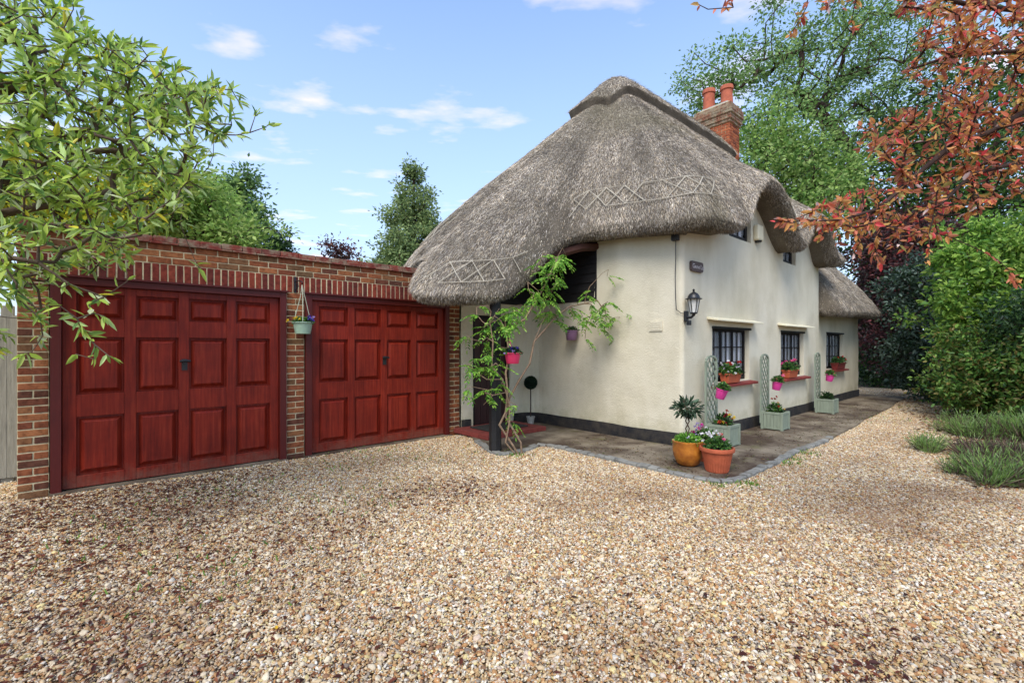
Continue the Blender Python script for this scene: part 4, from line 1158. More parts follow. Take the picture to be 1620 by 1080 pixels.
def blob_points(blobs, n, hollow=.25, ragged=.17):
    """points inside a union of ellipsoids (centre, radii), denser toward the skin"""
    w = np.array([b[1][0] * b[1][1] * b[1][2] for b in blobs]) ** .75; k = rng.choice(len(blobs), n, p=w / w.sum())
    C = np.array([b[0] for b in blobs])[k]; R = np.array([b[1] for b in blobs])[k]
    d = norm(rng.normal(size=(n, 3))); r = (hollow + (1 - hollow) * rng.uniform(size=(n, 1)) ** .6) * (1 + rng.normal(0, ragged, (n, 1)))
    return C + d * r * R

def px_blob(px, py, Z, rx, ry, depth):
    """ellipsoid about a pixel at view distance Z: radii in pixels, depth radius in metres (roughly round plan)"""
    return (at(px, py, Z), (max(rx / F_PX * Z, depth) if depth > 0 else rx / F_PX * Z, rx / F_PX * Z if depth <= 0 else (rx / F_PX * Z + depth) / 2, ry / F_PX * Z))

def tree(name, label, base, blobs, ntip, nleaf, lsize, pal, bark, trunk_r=.18, trunk=None, group=None, cat='tree', cl=.35, clump=.75, detail=False, mat=None, upj=.9, w=None, hollow=.3, wob=.12, low=None):
    base = np.array(base, float); t = empty(name, base, label, cat, group)
    top = np.mean([b[0] for b in blobs], axis=0)
    if trunk is None:
        k = 6; trunk = [base + (top - base) * f + np.array([rng.normal(0, .06), rng.normal(0, .06), 0]) * math.sin(math.pi * f) * np.linalg.norm(top - base) * .3 for f in np.linspace(0, .85, k)]
    tg = blob_points(blobs, ntip, hollow)
    if low is not None: tg = tg[tg[:, 2] > low]
    P, par, tips = grow([np.array(trunk)], tg, step=np.linalg.norm(top - base) * .07 + .1, wob=wob)
    wood('trunk', P, par, tips, max(.004, trunk_r / len(tips) ** .48), .48, trunk_r, bark, t)
    per = max(1, nleaf // len(tips)); k = rng.integers(0, len(tips), nleaf)
    c = P[tips[k]]; off = rng.normal(0, cl, (nleaf, 3)) * np.array([1, 1, clump]); B = c + off
    # leaves face outward and up, drooping a little
    D = norm(off + rng.normal(0, cl * .8, (nleaf, 3)) + np.array([0, 0, -.15 * cl]))
    B[:, 2] = np.maximum(B[:, 2], .03)
    cols = pick(pal, nleaf, .25, w) * (1 + .22 * vnoise(c, .9, 3)[:, None])
    ls = lsize * rng.uniform(.65, 1.3, nleaf)
    leaves('crown', B, D, ls, ls * .52, np.clip(cols, 0, 1), mat or M['leaf_soft'], t, upj=upj, detail=detail)
    return t

G_MID = [lin(84, 122, 52), lin(104, 142, 62), lin(66, 104, 48), lin(126, 158, 74)]
G_DARK = [lin(48, 74, 42), lin(62, 90, 50), lin(38, 60, 38), lin(76, 104, 56)]
G_BRIGHT = [lin(150, 184, 78), lin(126, 164, 70), lin(172, 200, 96), lin(92, 132, 58)]
G_YELLOW = [lin(190, 190, 50), lin(168, 182, 58), lin(206, 196, 62), lin(128, 160, 56)]
PURPLE = [lin(78, 52, 56), lin(98, 60, 60), lin(64, 50, 54), lin(118, 68, 66), lin(82, 76, 70)]
CONIF = [lin(130, 152, 96), lin(148, 168, 106), lin(166, 182, 118), lin(102, 126, 80)]

def gnd(px, Z): p = at(px, 0, Z); return np.array([p[0], p[1], 0.0])

# trees behind the cottage
tree('tall_ash_tree', 'tall airy green tree rising behind the brick chimney', gnd(1372, 22),
     [px_blob(1180, 150, 21, 120, 80, 2.6), px_blob(1290, 90, 22, 150, 100, 3.2), px_blob(1400, 110, 23, 120, 130, 3.2), px_blob(1250, 215, 21, 110, 70, 2.6), px_blob(1390, 240, 22, 110, 90, 3), px_blob(1110, 130, 21, 60, 40, 1.4)],
     520, 30000, .165, [lin(112, 146, 80), lin(134, 166, 96), lin(92, 126, 70), lin(156, 182, 112)], M['bark_dark'], .26, cl=.27, clump=.55, hollow=.35,
     trunk=[gnd(1372, 22), at(1370, 420, 22), at(1366, 300, 22), at(1340, 230, 22), at(1300, 180, 22)])
tree('field_maple', 'bright green leafy tree between the chimney and the far hedge', gnd(1270, 18.5),
     [px_blob(1240, 260, 18.5, 75, 55, 1.6), px_blob(1290, 320, 18, 70, 60, 1.6), px_blob(1215, 215, 19, 50, 40, 1.2), px_blob(1330, 280, 19, 60, 50, 1.5)],
     230, 12500, .17, [lin(150, 178, 92), lin(120, 156, 76), lin(172, 196, 118), lin(96, 134, 66)], M['bark_dark'], .14, cl=.32)
tree('holm_oak', 'dense dark evergreen tree behind the red-leaved branches', gnd(1500, 19),
     [px_blob(1470, 300, 19, 130, 130, 3), px_blob(1570, 190, 20, 130, 130, 3), px_blob(1430, 420, 19, 90, 110, 2.4), px_blob(1590, 380, 18, 110, 130, 2.6)],
     420, 26000, .2, G_DARK + G_MID[:2], M['bark_dark'], .28, cl=.42)
tree('conifer', 'tall pointed conifer beyond the garage roof', gnd(650, 21),
     [px_blob(654 + rng.normal(0, 3), 246 + k * 17, 21, 5 + k * 6.2, 15, (5 + k * 6.2) / 40) for k in range(13)],
     560, 26000, .15, CONIF, M['bark_dark'], .2, cl=.15, clump=.7, trunk=[gnd(652, 21), at(652, 450, 21), at(654, 350, 21), at(655, 268, 21)], hollow=.5)
tree('round_oak', 'dark green broad tree beyond the garage', gnd(345, 20),
     [px_blob(345, 345, 20, 55, 55, 1.6), px_blob(385, 352, 20, 32, 36, .9), px_blob(300, 370, 20, 80, 50, 2), px_blob(380, 295, 20, 20, 34, .5)],
     220, 14000, .2, [lin(108, 140, 78), lin(88, 118, 68), lin(126, 156, 90)], M['bark_dark'], .22, cl=.28)
for q, (px, py, h, lb) in enumerate(((452, 398, 34, 'small dark pointed conifer beyond the garage coping'), (428, 405, 38, 'small rounded yew beyond the garage coping'))):
    tree('yew_tree', lb, gnd(px, 17), [px_blob(px, py, 17, 9 + 6 * q, h, .3), px_blob(px, py + 50, 17, 14 + 6 * q, 40, .4)], 90, 6000, .12, G_DARK, M['bark_dark'], .1, cl=.12)
tree('copper_sapling', 'sparse copper-leaved sapling beyond the garage coping', gnd(537, 16), [px_blob(530, 395, 16, 22, 16, .5), px_blob(548, 402, 16, 16, 14, .4)], 60, 620, .12, PURPLE + [lin(150, 110, 96)], M['bark_dark'], .06, cl=.14)
tree('lime_tree', 'pale lime green tree behind the garage roof', gnd(330, 13.5), [px_blob(310, 330, 13.5, 70, 60, 1.3), px_blob(370, 385, 13.5, 50, 40, 1), px_blob(250, 320, 13.5, 60, 60, 1.2)], 170, 11000, .15, [lin(176, 196, 110), lin(150, 180, 90), lin(130, 164, 76)], M['bark_dark'], .14, cl=.26)
tree('golden_tree', 'golden yellow leaved tree behind the garage', gnd(60, 11.5), [px_blob(60, 290, 11.5, 110, 70, 1.6), px_blob(160, 330, 11.5, 80, 60, 1.4), px_blob(-60, 300, 11.5, 110, 100, 1.8)], 200, 12000, .15, G_YELLOW, M['bark_dark'], .16, cl=.3)

# hedge shrubs on the far side of the drive
SH = 'shrubs bordering the drive'
def shrub(nm, lb, px, Z, py, rx, ry, depth, pal, nl, ls, ntip=150, extra=(), cl=.2, mat=None, w=None, detail=True):
    bl = [px_blob(px, py, Z, rx, ry, depth)] + [px_blob(*e) for e in extra]
    return tree(nm, lb, gnd(px, Z), bl, ntip, nl, ls, pal, M['bark_dark'], .06, group=SH, cat='shrub', cl=cl, mat=mat or M['leaf'], detail=detail, w=w, low=.1)
shrub('purple_plum_shrub', 'dark purple leaved shrub behind the low thatched extension', 1410, 16.5, 440, 50, 85, 1.3, PURPLE, 17000, .13, 260, [(1450, 380, 16.5, 60, 60, 1.3), (1400, 520, 16, 40, 60, 1)], cl=.19)
shrub('laurel_shrub', 'dark glossy laurel at the end of the path', 1410, 17.5, 570, 55, 60, 1.3, G_DARK + [lin(96, 128, 60)], 12000, .12, 190, [(1385, 500, 18, 40, 60, 1.2)], cl=.22)
shrub('rhododendron', 'dark rhododendron with greyish glossy leaves under the purple shrub', 1465, 13, 560, 50, 70, 1.0, [lin(60, 84, 58), lin(44, 62, 46), lin(96, 116, 100), lin(120, 138, 122), lin(52, 70, 40)], 13000, .11, 220, [(1455, 470, 13.5, 45, 60, .9), (1500, 600, 12, 40, 40, .7)], cl=.13)
shrub('mock_orange_shrub', 'tall bright lime green shrub under the red-leaved tree', 1570, 10.4, 470, 75, 95, 1.1, G_BRIGHT, 16000, .12, 300, [(1525, 400, 10.8, 45, 50, .7), (1610, 380, 10.5, 60, 60, .9), (1520, 520, 10.5, 40, 60, .6), (1640, 500, 10, 70, 100, 1)], cl=.125)
shrub('viburnum', 'mid green leafy shrub below the lime green shrub', 1560, 9.4, 590, 75, 62, .9, G_MID + [lin(110, 128, 66), lin(140, 128, 70)], 15000, .085, 270, [(1630, 600, 8.6, 70, 70, .8), (1520, 620, 10, 40, 36, .5)], cl=.11)
shrub('holly', 'very dark holly beside the viburnum', 1680, 8.6, 540, 80, 110, .9, G_DARK, 9000, .09, 170, [], cl=.18)
shrub('privet', 'shaded green hedge bush behind the laurel', 1385, 20, 560, 45, 60, 1.3, G_DARK + G_MID[:1], 9000, .14, 140, [], cl=.26)

# low lavender clumps at the edge of the drive
def lavender(px, py, rad, h, lb, n=1500, woody=500):
    Z = F_PX * CAM_H / (py - HOR); b = gnd(px, Z); t = empty('lavender', b, lb, 'lavender', 'lavender along the drive')
    k = 7; tc_ = np.concatenate([rng.normal(0, rad * .5, (k, 2)), np.zeros((k, 1))], 1); th = rng.uniform(.5, 1.25, k)
    def tuft(m, pal, spread, l0, l1, name, w):
        q = rng.integers(0, k, m); a = rng.uniform(0, 2 * math.pi, m); r = rad * .3 * np.sqrt(rng.uniform(size=m))
        B = b + tc_[q] + np.stack([r * np.cos(a), r * np.sin(a), np.zeros(m)], 1)
        D = norm(np.stack([np.cos(a) * r / rad * 3 * spread, np.sin(a) * r / rad * 3 * spread, np.ones(m)], 1) + rng.normal(0, .22, (m, 3)))
        H = h * th[q]; up_ = rng.uniform(0, .8, m) * H; B = B + D * up_[:, None] * (name == 'foliage')
        L = h * rng.uniform(l0, l1, m); leaves(name, B, norm(D + rng.normal(0, .3, (m, 3))), L, np.full(m, w), pick(pal, m), M['leaf_soft'], t, upj=1.8, curl=.08)
    tuft(n, [lin(132, 164, 84), lin(154, 184, 98), lin(110, 142, 76), lin(156, 178, 120)], .9, .14, .34, 'foliage', .0075)
    tuft(woody, [lin(128, 108, 94), lin(100, 84, 76), lin(148, 130, 110)], 1.1, .5, 1.0, 'stems', .007)
for (px, py, rad, h, lb, nf, nw) in (
        (1530, 690, .42, .30, 'low lavender clump at the corner of the bed by the rhododendron', 520, 260), (1590, 695, .45, .34, 'spreading lavender clump below the viburnum', 560, 260),
        (1478, 715, .20, .22, 'small green lavender tuft out on the gravel', 330, 90), (1545, 722, .35, .24, 'mostly bare woody lavender in the middle of the bed', 70, 620),
        (1600, 732, .35, .28, 'brown stemmed lavender with a few green shoots', 130, 620), (1556, 762, .24, .27, 'bright green lavender tuft at the front of the bed', 420, 130),
        (1640, 700, .5, .40, 'tall lavender clump in the shade of the viburnum', 650, 300), (1505, 750, .16, .16, 'tiny straggly lavender among the pebbles', 120, 90), (1630, 770, .35, .30, 'straggling lavender at the open end of the bed', 300, 400)):
    lavender(px, py, rad, h * 1.35, lb, int(nf * 3.2), nw)

# ------------------------------------------------------------------ the evergreen leaning in beside the garage
def near_tree(name, label, seeds, targets, r_tip, rmax, bark, leafargs, step=.12, wob=.1, sag=.03, expo=.46, per=(6, 10), spread=.75, back=2, cat='tree'):
    t = empty(name, seeds[0][0] * np.array([1, 1, 0]), label, cat)
    P, par, tips = grow([np.array(s_) for s_ in seeds], targets, step, wob, sag)
    wood('trunk', P, par, tips, r_tip, expo, rmax, bark, t, 6)
    B, D = tip_leaves(P, par, tips, per, spread, back)
    L, ratio, pal, w, kw = leafargs; n = len(B); ls = L * rng.uniform(.6, 1.25, n)
    leaves('crown', B, D, ls, ls * ratio * rng.uniform(.8, 1.2, n), np.clip(pick(pal, n, .2, w), 0, 1), M['leaf'], t, **kw)
    return t

def poly_sample(poly, n, zr, dens=None):
    """points over a polygon of pixels, each at its own view distance"""
    poly = np.array(poly, float); out = []
    lo, hi = poly.min(0), poly.max(0)
    while len(out) < n:
        p = rng.uniform(lo, hi); ins = False; j = len(poly) - 1
        for i in range(len(poly)):
            if (poly[i, 1] > p[1]) != (poly[j, 1] > p[1]) and p[0] < (poly[j, 0] - poly[i, 0]) * (p[1] - poly[i, 1]) / (poly[j, 1] - poly[i, 1]) + poly[i, 0]: ins = not ins
            j = i
        if ins and (dens is None or rng.uniform() < dens(p)): out.append(at(p[0], p[1], rng.uniform(*zr)))
    return np.array(out)

root = gnd(-330, 3.0)
seedsL = [[root, root + np.array([.1, .05, .7]), at(-250, 430, 3.0), at(-150, 360, 3.05)],
          [at(-250, 430, 3.0), at(-120, 400, 3.0), at(0, 338, 3.1), at(70, 325, 3.15), at(130, 318, 3.2), at(180, 300, 3.3), at(205, 297, 3.35)],
          [at(-150, 360, 3.05), at(-60, 330, 3.1), at(0, 292, 3.2), at(50, 265, 3.25), at(100, 243, 3.35), at(170, 238, 3.5), at(215, 238, 3.55)],
          [at(-150, 360, 3.05), at(-120, 200, 3.1), at(-60, 160, 3.2), at(20, 140, 3.3), at(60, 110, 3.4)],
          [at(-250, 430, 3.0), at(-100, 430, 2.8), at(0, 405, 2.75), at(60, 415, 2.8), at(110, 450, 2.85), at(165, 470, 2.9)],
          [at(-150, 360, 3.05), at(-60, 420, 3.2), at(30, 440, 3.3), at(90, 425, 3.3)]]
polyL = [(-260, -20), (105, -12), (130, 25), (150, 60), (235, 70), (290, 110), (345, 135), (385, 165), (365, 200), (335, 230), (330, 270), (320, 310), (300, 350), (225, 375), (210, 410), (190, 420), (120, 430), (95, 500), (60, 520), (40, 500), (0, 560), (-150, 560)]
tL = poly_sample(polyL, 1450, (2.6, 4.0), lambda p: .55 if p[1] > 330 else 1.0)
extraL = np.array([at(150, 545, 2.7), at(175, 565, 2.7), at(165, 500, 2.75), at(130, 520, 2.7), at(318, 425, 3.4), at(425, 198, 3.3), at(405, 180, 3.4), at(395, 210, 3.4), at(200, 425, 3), at(140, 480, 2.8), at(120, 560, 2.75), at(60, 530, 2.8), at(30, 560, 2.7)])
PAL_L = [lin(168, 194, 82), lin(190, 210, 100), lin(138, 168, 74), lin(188, 212, 132), lin(98, 136, 66), lin(216, 206, 70), lin(208, 218, 176)]
near_tree('evergreen_tree', 'evergreen with narrow pointed leaves leaning in front of the garage', seedsL, np.concatenate([tL, extraL]), .0026, .05, M['bark'],
          (.088, .27, PAL_L, [4, 4, 3, 3, 2, .7, 1.2], dict(upj=.8, fold=.12, curl=.16)), step=.09, wob=.13, per=(6, 10), spread=.75, expo=.42)

rootR = gnd(1980, 3.2)
seedsR = [[rootR, rootR + np.array([0, 0, 1.2]), at(1900, 250, 3.1), at(1860, 140, 3.1)],
          [at(1900, 250, 3.1), at(1760, 130, 2.9), at(1640, 165, 2.8), at(1575, 205, 2.75), at(1500, 235, 2.7), at(1440, 285, 2.65), at(1390, 330, 2.6), at(1330, 348, 2.55), at(1260, 350, 2.5)],
          [at(1860, 140, 3.1), at(1760, 40, 3.0), at(1650, 20, 2.9), at(1540, 10, 2.8), at(1400, -25, 2.7), at(1260, -30, 2.6), at(1150, -25, 2.6)],
          [at(1760, 130, 2.9), at(1690, 250, 2.8), at(1620, 255, 2.7), at(1540, 275, 2.65), at(1480, 330, 2.6), at(1470, 370, 2.6)],
          [at(1860, 140, 3.1), at(1740, 90, 3.2), at(1620, 80, 3.2), at(1500, 90, 3.1), at(1440, 110, 3.0)]]
polyR = [(1255, -40), (1300, 20), (1400, 15), (1460, 40), (1430, 100), (1450, 160), (1385, 190), (1350, 230), (1400, 265), (1360, 300), (1250, 345), (1250, 362), (1330, 395), (1400, 420), (1440, 395), (1500, 375), (1530, 350), (1580, 330), (1620, 310), (1800, 330), (1820, -60)]
tR = poly_sample(polyR, 950, (2.4, 3.3), lambda p: .35 if (p[0] < 1420 and p[1] < 150) else 1.0)
extraR = np.array([at(1225, 352, 2.5), at(1240, 350, 2.5), at(1120, 15, 2.6), at(1160, 12, 2.6), at(1100, 5, 2.6), at(1260, 40, 2.6), at(1250, 55, 2.6), at(1355, 60, 2.7), at(1470, 400, 2.6), at(1465, 420, 2.6), at(1600, 440, 2.7), at(1610, 450, 2.7), at(1390, 405, 2.6), at(1360, 200, 2.7)])
PAL_R = [lin(206, 136, 100), lin(222, 160, 92), lin(176, 106, 88), lin(222, 176, 100), lin(222, 84, 84), lin(176, 168, 96), lin(214, 126, 94), lin(230, 204, 196)]
near_tree('copper_plum_tree', 'red and bronze leaved plum tree arching over the drive', seedsR, np.concatenate([tR, extraR]), .0018, .028, M['bark_dark'],
          (.046, .42, PAL_R, [4, 4, 3, 2.4, 1.5, 1.6, 3, .8], dict(upj=.9, fold=.16, curl=.2)), step=.11, wob=.13, sag=.0, per=(8, 12), spread=.85, back=3, expo=.42)

# ------------------------------------------------------------------ wisteria on the porch post
def wisteria():
    t = empty('wisteria', gnd(820, 6.55), 'twisting wisteria climbing the black porch post under the thatch', 'climber')
    S_ = [[at(822, 722, 6.45), at(812, 705, 6.42), at(802, 690, 6.42), at(790, 672, 6.4), at(800, 652, 6.42), at(803, 620, 6.42), at(800, 590, 6.45), at(806, 560, 6.45), at(800, 520, 6.48), at(798, 490, 6.45)],
          [at(826, 722, 6.47), at(824, 700, 6.45), at(812, 680, 6.42), at(800, 660, 6.6), at(806, 630, 6.6), at(822, 600, 6.55), at(838, 575, 6.6), at(845, 540, 6.7), at(860, 505, 6.8), at(872, 490, 6.9)],
          [at(818, 722, 6.45), at(800, 700, 6.4), at(806, 668, 6.38), at(806, 640, 6.4), at(795, 600, 6.38), at(778, 580, 6.35), at(780, 540, 6.35), at(775, 510, 6.4), at(790, 488, 6.45)],
          [at(800, 520, 6.48), at(830, 505, 6.6), at(852, 470, 6.7), at(868, 440, 6.72), at(880, 410, 6.75), at(890, 392, 6.75)],
          [at(845, 540, 6.7), at(880, 500, 7.0), at(900, 485, 7.3), at(925, 480, 7.5), at(945, 475, 7.6), at(955, 490, 7.6)],
          [at(795, 600, 6.38), at(770, 600, 6.3), at(755, 590, 6.3)], [at(803, 620, 6.42), at(780, 625, 6.3), at(765, 640, 6.3)]]
    def around(px, py, Z, rx, ry, n, dz=.2): return [at(px + rng.normal(0, rx), py + rng.normal(0, ry), Z + rng.normal(0, dz)) for _ in range(n)]
    tg = around(768, 560, 6.35, 16, 28, 26) + around(800, 500, 6.4, 14, 14, 14) + around(876, 405, 6.7, 12, 9, 14) + around(868, 455, 6.7, 10, 22, 16) + around(945, 500, 7.5, 20, 18, 26, .12) + around(890, 500, 7.1, 16, 10, 8) + around(780, 618, 6.3, 16, 8, 4) + around(812, 650, 6.38, 5, 10, 2) + around(845, 470, 6.65, 8, 10, 6)
    P, par, tips = grow([np.array(s_) for s_ in S_], np.array(tg), .1, .2, -.02)
    wood('stem', P, par, tips, .0036, .38, .016, M['vinestem'], t, 6)
    # pinnate leaves
    B, D = [], []
    for tp in tips:
        for _ in range(rng.integers(2, 4)):
            ax = norm(rng.normal(0, 1, 3) * np.array([1, 1, .35]) - FW * .5 + np.array([0, 0, -.35])); side = norm(np.cross(ax, np.array([0, 0, 1.0]))); L = rng.uniform(.13, .22); p0 = P[tp]
            for f in np.linspace(.18, 1, 6):
                p = p0 + ax * L * f + np.array([0, 0, -.07 * f * f])
                for sgn in ((-1, 1) if f < .99 else (0,)):
                    B.append(p); D.append(norm(ax * .6 + side * sgn * .8 + np.array([0, 0, -.25])))
    B, D = np.array(B), np.array(D); n = len(B); ls = .06 * rng.uniform(.7, 1.25, n)
    leaves('foliage', B, D, ls, ls * .4, pick([lin(140, 190, 66), lin(112, 166, 56), lin(168, 206, 92), lin(90, 140, 54)], n, .15), M['leaf'], t, upj=.6)
wisteria()

# ------------------------------------------------------------------ pots and flowers
def mound(parent, c, rad, h, n, pal, ls, seed=0, droop=.2):
    d = norm(rng.normal(size=(n, 3)) + np.array([0, 0, .6])); d[:, 2] = np.abs(d[:, 2]) * .9 - droop * .3
    B = np.array(c) + d * np.array([rad, rad, h]) * (rng.uniform(.2, 1, (n, 1)) ** .6) * .85
    L = ls * rng.uniform(.7, 1.3, n); leaves('foliage', B, norm(d + rng.normal(0, .6, (n, 3))), L, L * .55, pick(pal, n, .25), M['leaf'], parent, upj=.6)
def blooms(parent, c, rad, h, specs, ps=.022):
    """specs: (colour, heads, petals per head, head radius, offset)"""
    for col, heads, pet, hr, off in specs:
        for _ in range(heads):
            d = norm(rng.normal(size=3) + np.array([0, 0, .9])); p = np.array(c) + np.array(off) + d * np.array([rad, rad, h]) * rng.uniform(.65, 1.05)
            dd = norm(rng.normal(size=(pet, 3)) + np.array([0, 0, .4]) - FW * .3); B = p + dd * hr * rng.uniform(.3, .9, (pet, 1)); L = ps * rng.uniform(.8, 1.3, pet)
            D = norm(rng.normal(size=(pet, 3)) + dd * .3)
            leaves('flower', B - D * (L * .5)[:, None], D, L, L * .95, np.clip(pick([col], pet, .15), 0, 1), M['petal'], parent, upj=.5, kind=False, detail=False)
GREENS = [lin(70, 110, 52), lin(90, 134, 62), lin(54, 88, 46), lin(108, 150, 70)]
RED, PINK, HOT, WHITE, YEL, VIO, LAV, ORG = lin(206, 30, 38), lin(232, 120, 150), lin(228, 50, 150), lin(240, 236, 236), lin(236, 206, 60), lin(84, 60, 170), lin(182, 160, 214), lin(190, 70, 50)
def soil(parent, c, r): MB().lathe(c, [(r, -.012), (r * .98, 0), (.001, .012)], 20).build('soil', M['soil'], parent)

def big_pots():
    c = np.array([5.46, 2.86, .045]); t = empty('glazed_pot', c, 'amber glazed round pot with a small bay tree on twisted stems', 'plant pot')
    MB().lathe(c, [(.095, 0), (.135, .03), (.172, .12), (.182, .2), (.178, .27), (.186, .285), (.186, .30), (.17, .305), (.162, .28)], 36).build('pot', M['glazed'], t, smooth=True); soil(t, c + [0, 0, .275], .163)
    for ph in (0, math.pi): MB().tube([c + np.array([.022 * math.cos(ph + q * 1.35) - .01, .022 * math.sin(ph + q * 1.35), .27 + q * .045]) for q in range(9)], .0075, 7).build('stem', M['bark'], t, smooth=True)
    hc = c + np.array([-.01, 0, .70]); n = 190; d = norm(rng.normal(size=(n, 3)) + [0, 0, .2]); L = .085 * rng.uniform(.75, 1.2, n)
    leaves('bay_crown', hc + d * rng.uniform(.03, .13, (n, 1)) * [1.15, 1.15, .8], norm(d + rng.normal(0, .35, (n, 3))), L, L * .36, pick([lin(60, 84, 60), lin(78, 104, 74), lin(46, 66, 48), lin(100, 122, 96)], n), M['leaf'], t)
    m = MB()
    for q in range(16): m.tube([hc - [0, 0, .08], hc + d[q] * .13], [.005, .002], 5)
    m.build('twigs', M['bark'], t)
    mound(t, c + [0, 0, .28], .2, .13, 420, [lin(126, 178, 70), lin(100, 154, 58), lin(146, 194, 90)], .042)
    blooms(t, c + [.03, -.02, .31], .15, .08, [(WHITE, 7, 7, .016, (0, 0, 0)), (LAV, 3, 6, .014, (0, 0, 0))], .014)
    c = np.array([5.44, 2.49, .045]); t = empty('terracotta_pot', c, 'ribbed terracotta pot with white blossom and red geraniums', 'plant pot')
    MB().lathe(c, [(.118, 0), (.125, .01), (.168, .235), (.190, .24), (.196, .262), (.19, .282), (.176, .284), (.168, .25)], 36).build('pot', M['terracotta'], t, smooth=True); soil(t, c + [0, 0, .25], .166)
    for q in range(30):
        a = q * 2 * math.pi / 30; m = MB(); m.bar(c + [.1235 * math.cos(a), .1235 * math.sin(a), .012], c + [.1655 * math.cos(a), .1655 * math.sin(a), .228], .016, .008, up=(math.cos(a), math.sin(a), 0)); m.build('rib', M['terracotta'], t)
    mound(t, c + [0, 0, .27], .17, .17, 420, GREENS, .045); blooms(t, c + [0, 0, .33], .14, .11, [(RED, 2, 26, .035, (.03, -.05, .03)), (WHITE, 16, 8, .018, (-.03, .04, .03)), (PINK, 3, 16, .024, (.05, -.07, -.01))], .02)
    c = np.array([5.85, 2.83, .045]); t = empty('clay_pot', c, 'brown clay pot of pink and white flowers behind the glazed pot', 'plant pot')
    MB().lathe(c, [(.10, 0), (.145, .22), (.165, .225), (.165, .265), (.15, .268), (.145, .24)], 30).build('pot', M['terracotta'], t, smooth=True); soil(t, c + [0, 0, .24], .144)
    mound(t, c + [0, 0, .26], .19, .17, 420, GREENS + [lin(150, 180, 90)], .045); blooms(t, c + [0, 0, .32], .15, .13, [(HOT, 4, 20, .03, (-.03, 0, .02)), (LAV, 5, 14, .026, (.03, .03, .04)), (WHITE, 8, 7, .016, (0, 0, 0))], .02)
big_pots()

def trellis_planter(cx, cy, label, flowers, pots, dark=False, h=1.34):
    t = empty('trellis_planter', (cx, cy, .045), label, 'planter', 'sage green trellis planters along the side wall')
    z0, s, hh = .05, .16, .31
    for sx in (-1, 1):
        for sy in (-1, 1): MB().box(cx + sx * s - .02, cx + sx * s + .02, cy + sy * s - .02, cy + sy * s + .02, z0 - .004, z0 + hh).build('post', M['sage'], t, bevel=.003)
    for k in range(5):
        u0 = -s + .022 + k * (2 * s - .044) / 5; u1 = u0 + (2 * s - .044) / 5 - .004
        for sg in (-1, 1):
            MB().box(cx + u0, cx + u1, cy + sg * s - .009, cy + sg * s + .009, z0 + .03, z0 + hh - .03).build('plank', M['sage'], t)
            MB().box(cx + sg * s - .009, cx + sg * s + .009, cy + u0, cy + u1, z0 + .03, z0 + hh - .03).build('plank', M['sage'], t)
    for sg in (-1, 1):
        for za, zb in ((z0 + .012, z0 + .045), (z0 + hh - .04, z0 + hh - .004)):
            MB().box(cx - s + .021, cx + s - .021, cy + sg * (s + .002) - .014, cy + sg * (s + .002) + .014, za, zb).build('rail', M['sage'], t)
            MB().box(cx + sg * (s + .002) - .014, cx + sg * (s + .002) + .014, cy - s + .021, cy + s - .021, za, zb).build('rail', M['sage'], t)
    MB().box(cx - s + .012, cx + s - .012, cy - s + .012, cy + s - .012, z0 + .2, z0 + hh - .035).build('soil', M['soil'], t)
    # trellis: two stiles, an arched head and a diagonal lattice
    ty = cy + s + .018; w = .17; zt = h
    for sx in (-1, 1): MB().box(cx + sx * w - .017, cx + sx * w + .017, ty - .014, ty + .014, z0 + .1, zt - .07).build('stile', M['sage'], t)
    pts = [(cx - w * math.cos(a), ty, zt - .07 + .085 * math.sin(a)) for a in np.linspace(0, math.pi, 9)]; m = MB()
    for a, b in zip(pts[:-1], pts[1:]): m.bar(a, b, .03, .028, up=(0, 1, 0))
    m.build('arched_head', M['sage'], t)
    k = 0; z = z0 - .05
    while z < zt - .0:
        for sg in (-1, 1):
            a = [-w + .018, z]; b = [w - .018, z + .40]
            za = max(z0 + .28, a[1]); zb = min(zt - .02, b[1])
            if zb - za < .05: continue
            fa, fb = (za - z) / .40, (zb - z) / .40; xa, xb = -w + .018 + fa * (2 * w - .036), -w + .018 + fb * (2 * w - .036)
            MB().bar((cx + sg * xa, ty + sg * .005 - .002, za), (cx + sg * xb, ty + sg * .005 - .002, zb), .024, .008, up=(0, 1, 0)).build('slat', M['sage'], t)
        z += .145
    mound(t, (cx, cy, z0 + .29), .15, .22, 260, G_DARK + GREENS if not dark else G_DARK, .05)
    if flowers: blooms(t, (cx, cy, z0 + .36), .13, .16, flowers, .024)
    return t
TRG = 'pink pots hung on the trellises'
def hang_pot(name, c, r, h, mat, label, flowers, tilt=0, group=None, leaf=GREENS, n=240, cat='hanging pot', tilt_dir=(0, -1), fl=.13, spread=1.25):
    c = np.array(c, float); t = empty(name, c, label, cat, group)
    p = MB().lathe(c, [(r * .70, 0), (r * .74, .004), (r * .96, h * .92), (r * 1.06, h * .925), (r * 1.06, h), (r * .98, h), (r * .93, h * .85)], 28).build('pot', mat, t, smooth=True)
    soil(t, c + [0, 0, h * .88], r * .93)
    mound(t, c + [0, 0, h * .95], r * spread, fl, n, leaf, .042); blooms(t, c + [0, 0, h], r * spread * .85, fl * .8, flowers, .024)
    if tilt: t.rotation_euler = (tilt, 0, 0)
    return t
trellis_planter(6.97, 3.10, 'sage trellis planter with crimson and yellow flowers by the terracotta pots', [(lin(140, 30, 44), 5, 16, .026, (.02, 0, .05)), (ORG, 4, 14, .024, (-.02, 0, .05)), (YEL, 6, 12, .022, (0, -.04, -.03))], 1)
trellis_planter(9.0, 3.08, 'sage trellis planter with rusty orange flowers between the wide windows', [(ORG, 4, 14, .022, (.03, 0, .05)), (lin(190, 150, 70), 4, 10, .02, (0, 0, 0))], 1)
